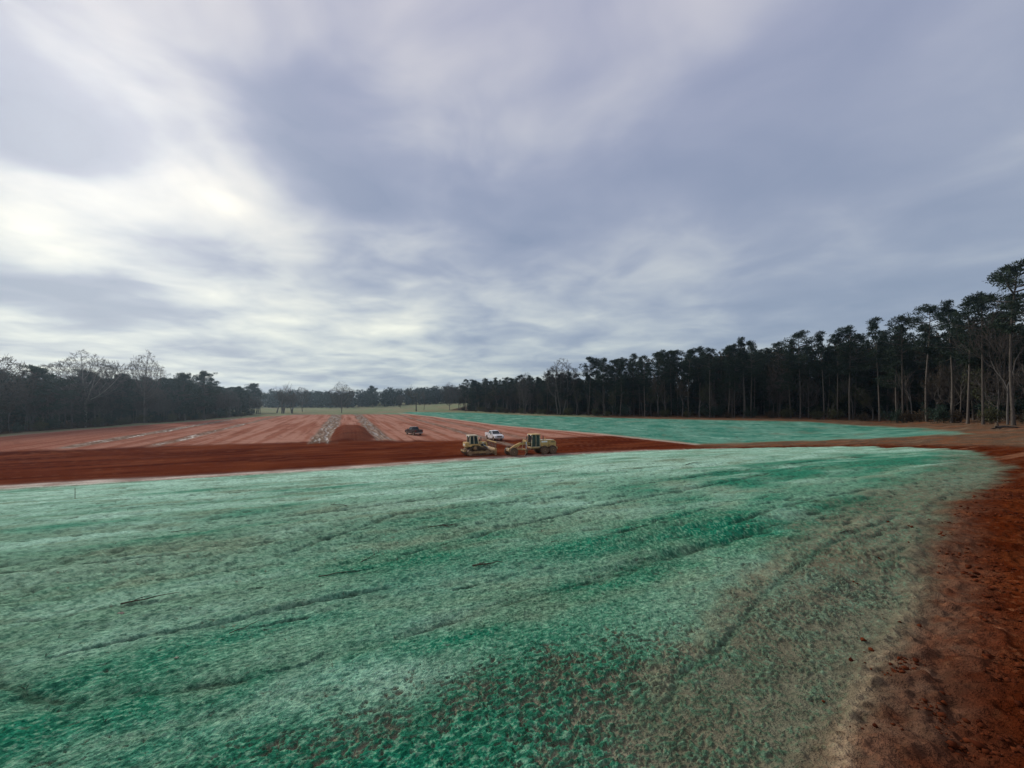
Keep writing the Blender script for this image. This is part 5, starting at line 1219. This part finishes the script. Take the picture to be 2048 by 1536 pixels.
scrap(-6.2, 6.35, 'pale scrap just below the long dark soil streak', .07); scrap(-4.2, 5.0, 'pale scrap near the left lower part of the slope', .045)
# stump and log beside the wood at the far right
def stump():
    t = empty('tree_stump', (70.5, 58.2, GZ(70.5, 58.2)), .3); tag(t, 'weathered stump with fallen limb in front of the wood at far right', 'stump')
    v, q = tube_arrays([([(0, 0, -.2), (.05, 0, .35), (.1, .02, .7), (.12, .05, .95)], [.34, .24, .20, .12])], 9)
    put('trunk', mesh_np('stump_trunk', v, q, [MAT['brush']], True), t)
    for a in range(5):
        an = a * 1.3; v, q = tube_arrays([([(0, 0, .15), (.5 * math.cos(an), .5 * math.sin(an), .05), (.95 * math.cos(an), .95 * math.sin(an), -.12)], [.16, .10, .04])], 6); put('root', mesh_np('stump_root', v, q, [MAT['brush']], True), t)
    v, q = tube_arrays([([(-1.6, -.5, .22), (-.4, -.45, .30), (.9, -.5, .24), (2.2, -.7, .12)], [.17, .15, .11, .05])], 8)
    o = put('fallen_log', mesh_np('fallen_log', v, q, [MAT['twig']], True), None, (70.5, 57.4, GZ(70.5, 57.4))); tag(o, 'fallen grey log lying beside the stump at far right', 'log')
stump()
# clods of clay on the shoulder and weed sprigs in the mulch
def clods():
    rng = np.random.RandomState(3); V = []; Q = []; base = 0
    ico = bmesh.new(); bmesh.ops.create_icosphere(ico, subdivisions=1, radius=1); iv = np.array([v.co[:] for v in ico.verts]); iq = np.array([[v.index for v in f.verts] for f in ico.faces]); ico.free()
    r = 2.6 + 26 * rng.rand(30000) ** 1.8; a = np.radians(rng.uniform(22, 56, 30000)); X, Y = np.sin(a) * r, np.cos(a) * r
    d = sdist(X, Y, NEAR); u = rng.rand(30000)
    ok = (d < .8) & ((d < -.15) | (u < .06)) & (perlin(X / .9, Y / .9, 201) + .5 * perlin(X / .3, Y / .3, 202) > .12 + .3 * rng.rand(30000) ** 2)
    for x, y, r in list(zip(X[ok], Y[ok], r[ok]))[:2600]:
        s = (.006 + .020 * rng.rand() ** 4) * (1 + r * .05); z = GZ(x, y)
        p = iv * s * (1 + .42 * rng.randn(len(iv), 1).clip(-1.5, 1.5)) * np.array([1.2, 1, .75]); th = rng.rand() * 6.28
        p = np.stack([p[:, 0] * math.cos(th) - p[:, 1] * math.sin(th), p[:, 0] * math.sin(th) + p[:, 1] * math.cos(th), p[:, 2]], 1) + np.array([x, y, z + s * .3])
        V.append(p); Q.append(iq + base); base += len(iv)
    m, nt, b = new_mat('clod'); b.inputs['Roughness'].default_value = 1; b.inputs['Specular IOR Level'].default_value = .05
    g = nt.nodes.new('ShaderNodeNewGeometry'); rm = nt.nodes.new('ShaderNodeValToRGB'); nt.links.new(g.outputs['Random Per Island'], rm.inputs[0]); nt.links.new(rm.outputs[0], b.inputs['Base Color'])
    rm.color_ramp.elements[0].color = (.038, .008, .003, 1); rm.color_ramp.elements[1].color = (.11, .028, .010, 1)
    MAT['clod'] = m
    tag(put('clay_clods', mesh_np('clay_clods', np.concatenate(V), np.concatenate(Q), [m])), 'loose red clay clods scattered over the right-hand shoulder', None, None, 'stuff')
clods()
def sprigs():
    rng = np.random.RandomState(4); P = []
    for i in range(300):
        r = 3 + 30 * rng.rand() ** 1.5; a = R(rng.uniform(-56, 48)); x, y = math.sin(a) * r, math.cos(a) * r
        if float(sdist(np.float64(x), np.float64(y), NEAR)) < .3: continue
        z = GZ(x, y)
        for k in range(rng.randint(2, 5)):
            an = rng.rand() * 6.28; l = rng.uniform(.03, .075) * (1 + r * .03); tip = np.array([math.cos(an) * l * .8, math.sin(an) * l * .8, l * rng.uniform(.3, 1)])
            p0 = np.array([x, y, z - .01]); P.append(([p0, p0 + tip * .55 + np.array([0, 0, .01]), p0 + tip], [.002 * (1 + r * .05), .0016 * (1 + r * .05), .0006]))
    v, q = tube_arrays(P, 3)
    tag(put('weed_sprigs', mesh_np('weed_sprigs', v, q, [MAT['stick']])), 'dry weed sprigs and stubble poking through the mulch', None, None, 'stuff')
sprigs()

# ------------------------------------------------------------------ air
def make_haze():
    bm = bmesh.new(); bmesh.ops.create_cube(bm, size=1.0)
    bmesh.ops.scale(bm, vec=(1840, 1840, 46), verts=bm.verts); bmesh.ops.translate(bm, vec=(0, 0, 20), verts=bm.verts)
    me = bpy.data.meshes.new('haze'); bm.to_mesh(me); bm.free()
    m = bpy.data.materials.new('haze'); m.use_nodes = True; nt = m.node_tree; nt.nodes.clear()
    v = nt.nodes.new('ShaderNodeVolumePrincipled'); v.inputs['Density'].default_value = HAZE; v.inputs['Color'].default_value = (.62, .82, 1, 1); v.inputs['Anisotropy'].default_value = .8
    o = nt.nodes.new('ShaderNodeOutputMaterial'); nt.links.new(v.outputs[0], o.inputs['Volume'])
    me.materials.append(m)
    o = bpy.data.objects.new('haze', me); C.objects.link(o); o['kind'] = 'stuff'; o['label'] = 'thin pale haze in the air over the fields'
HAZE = .00026
make_haze()
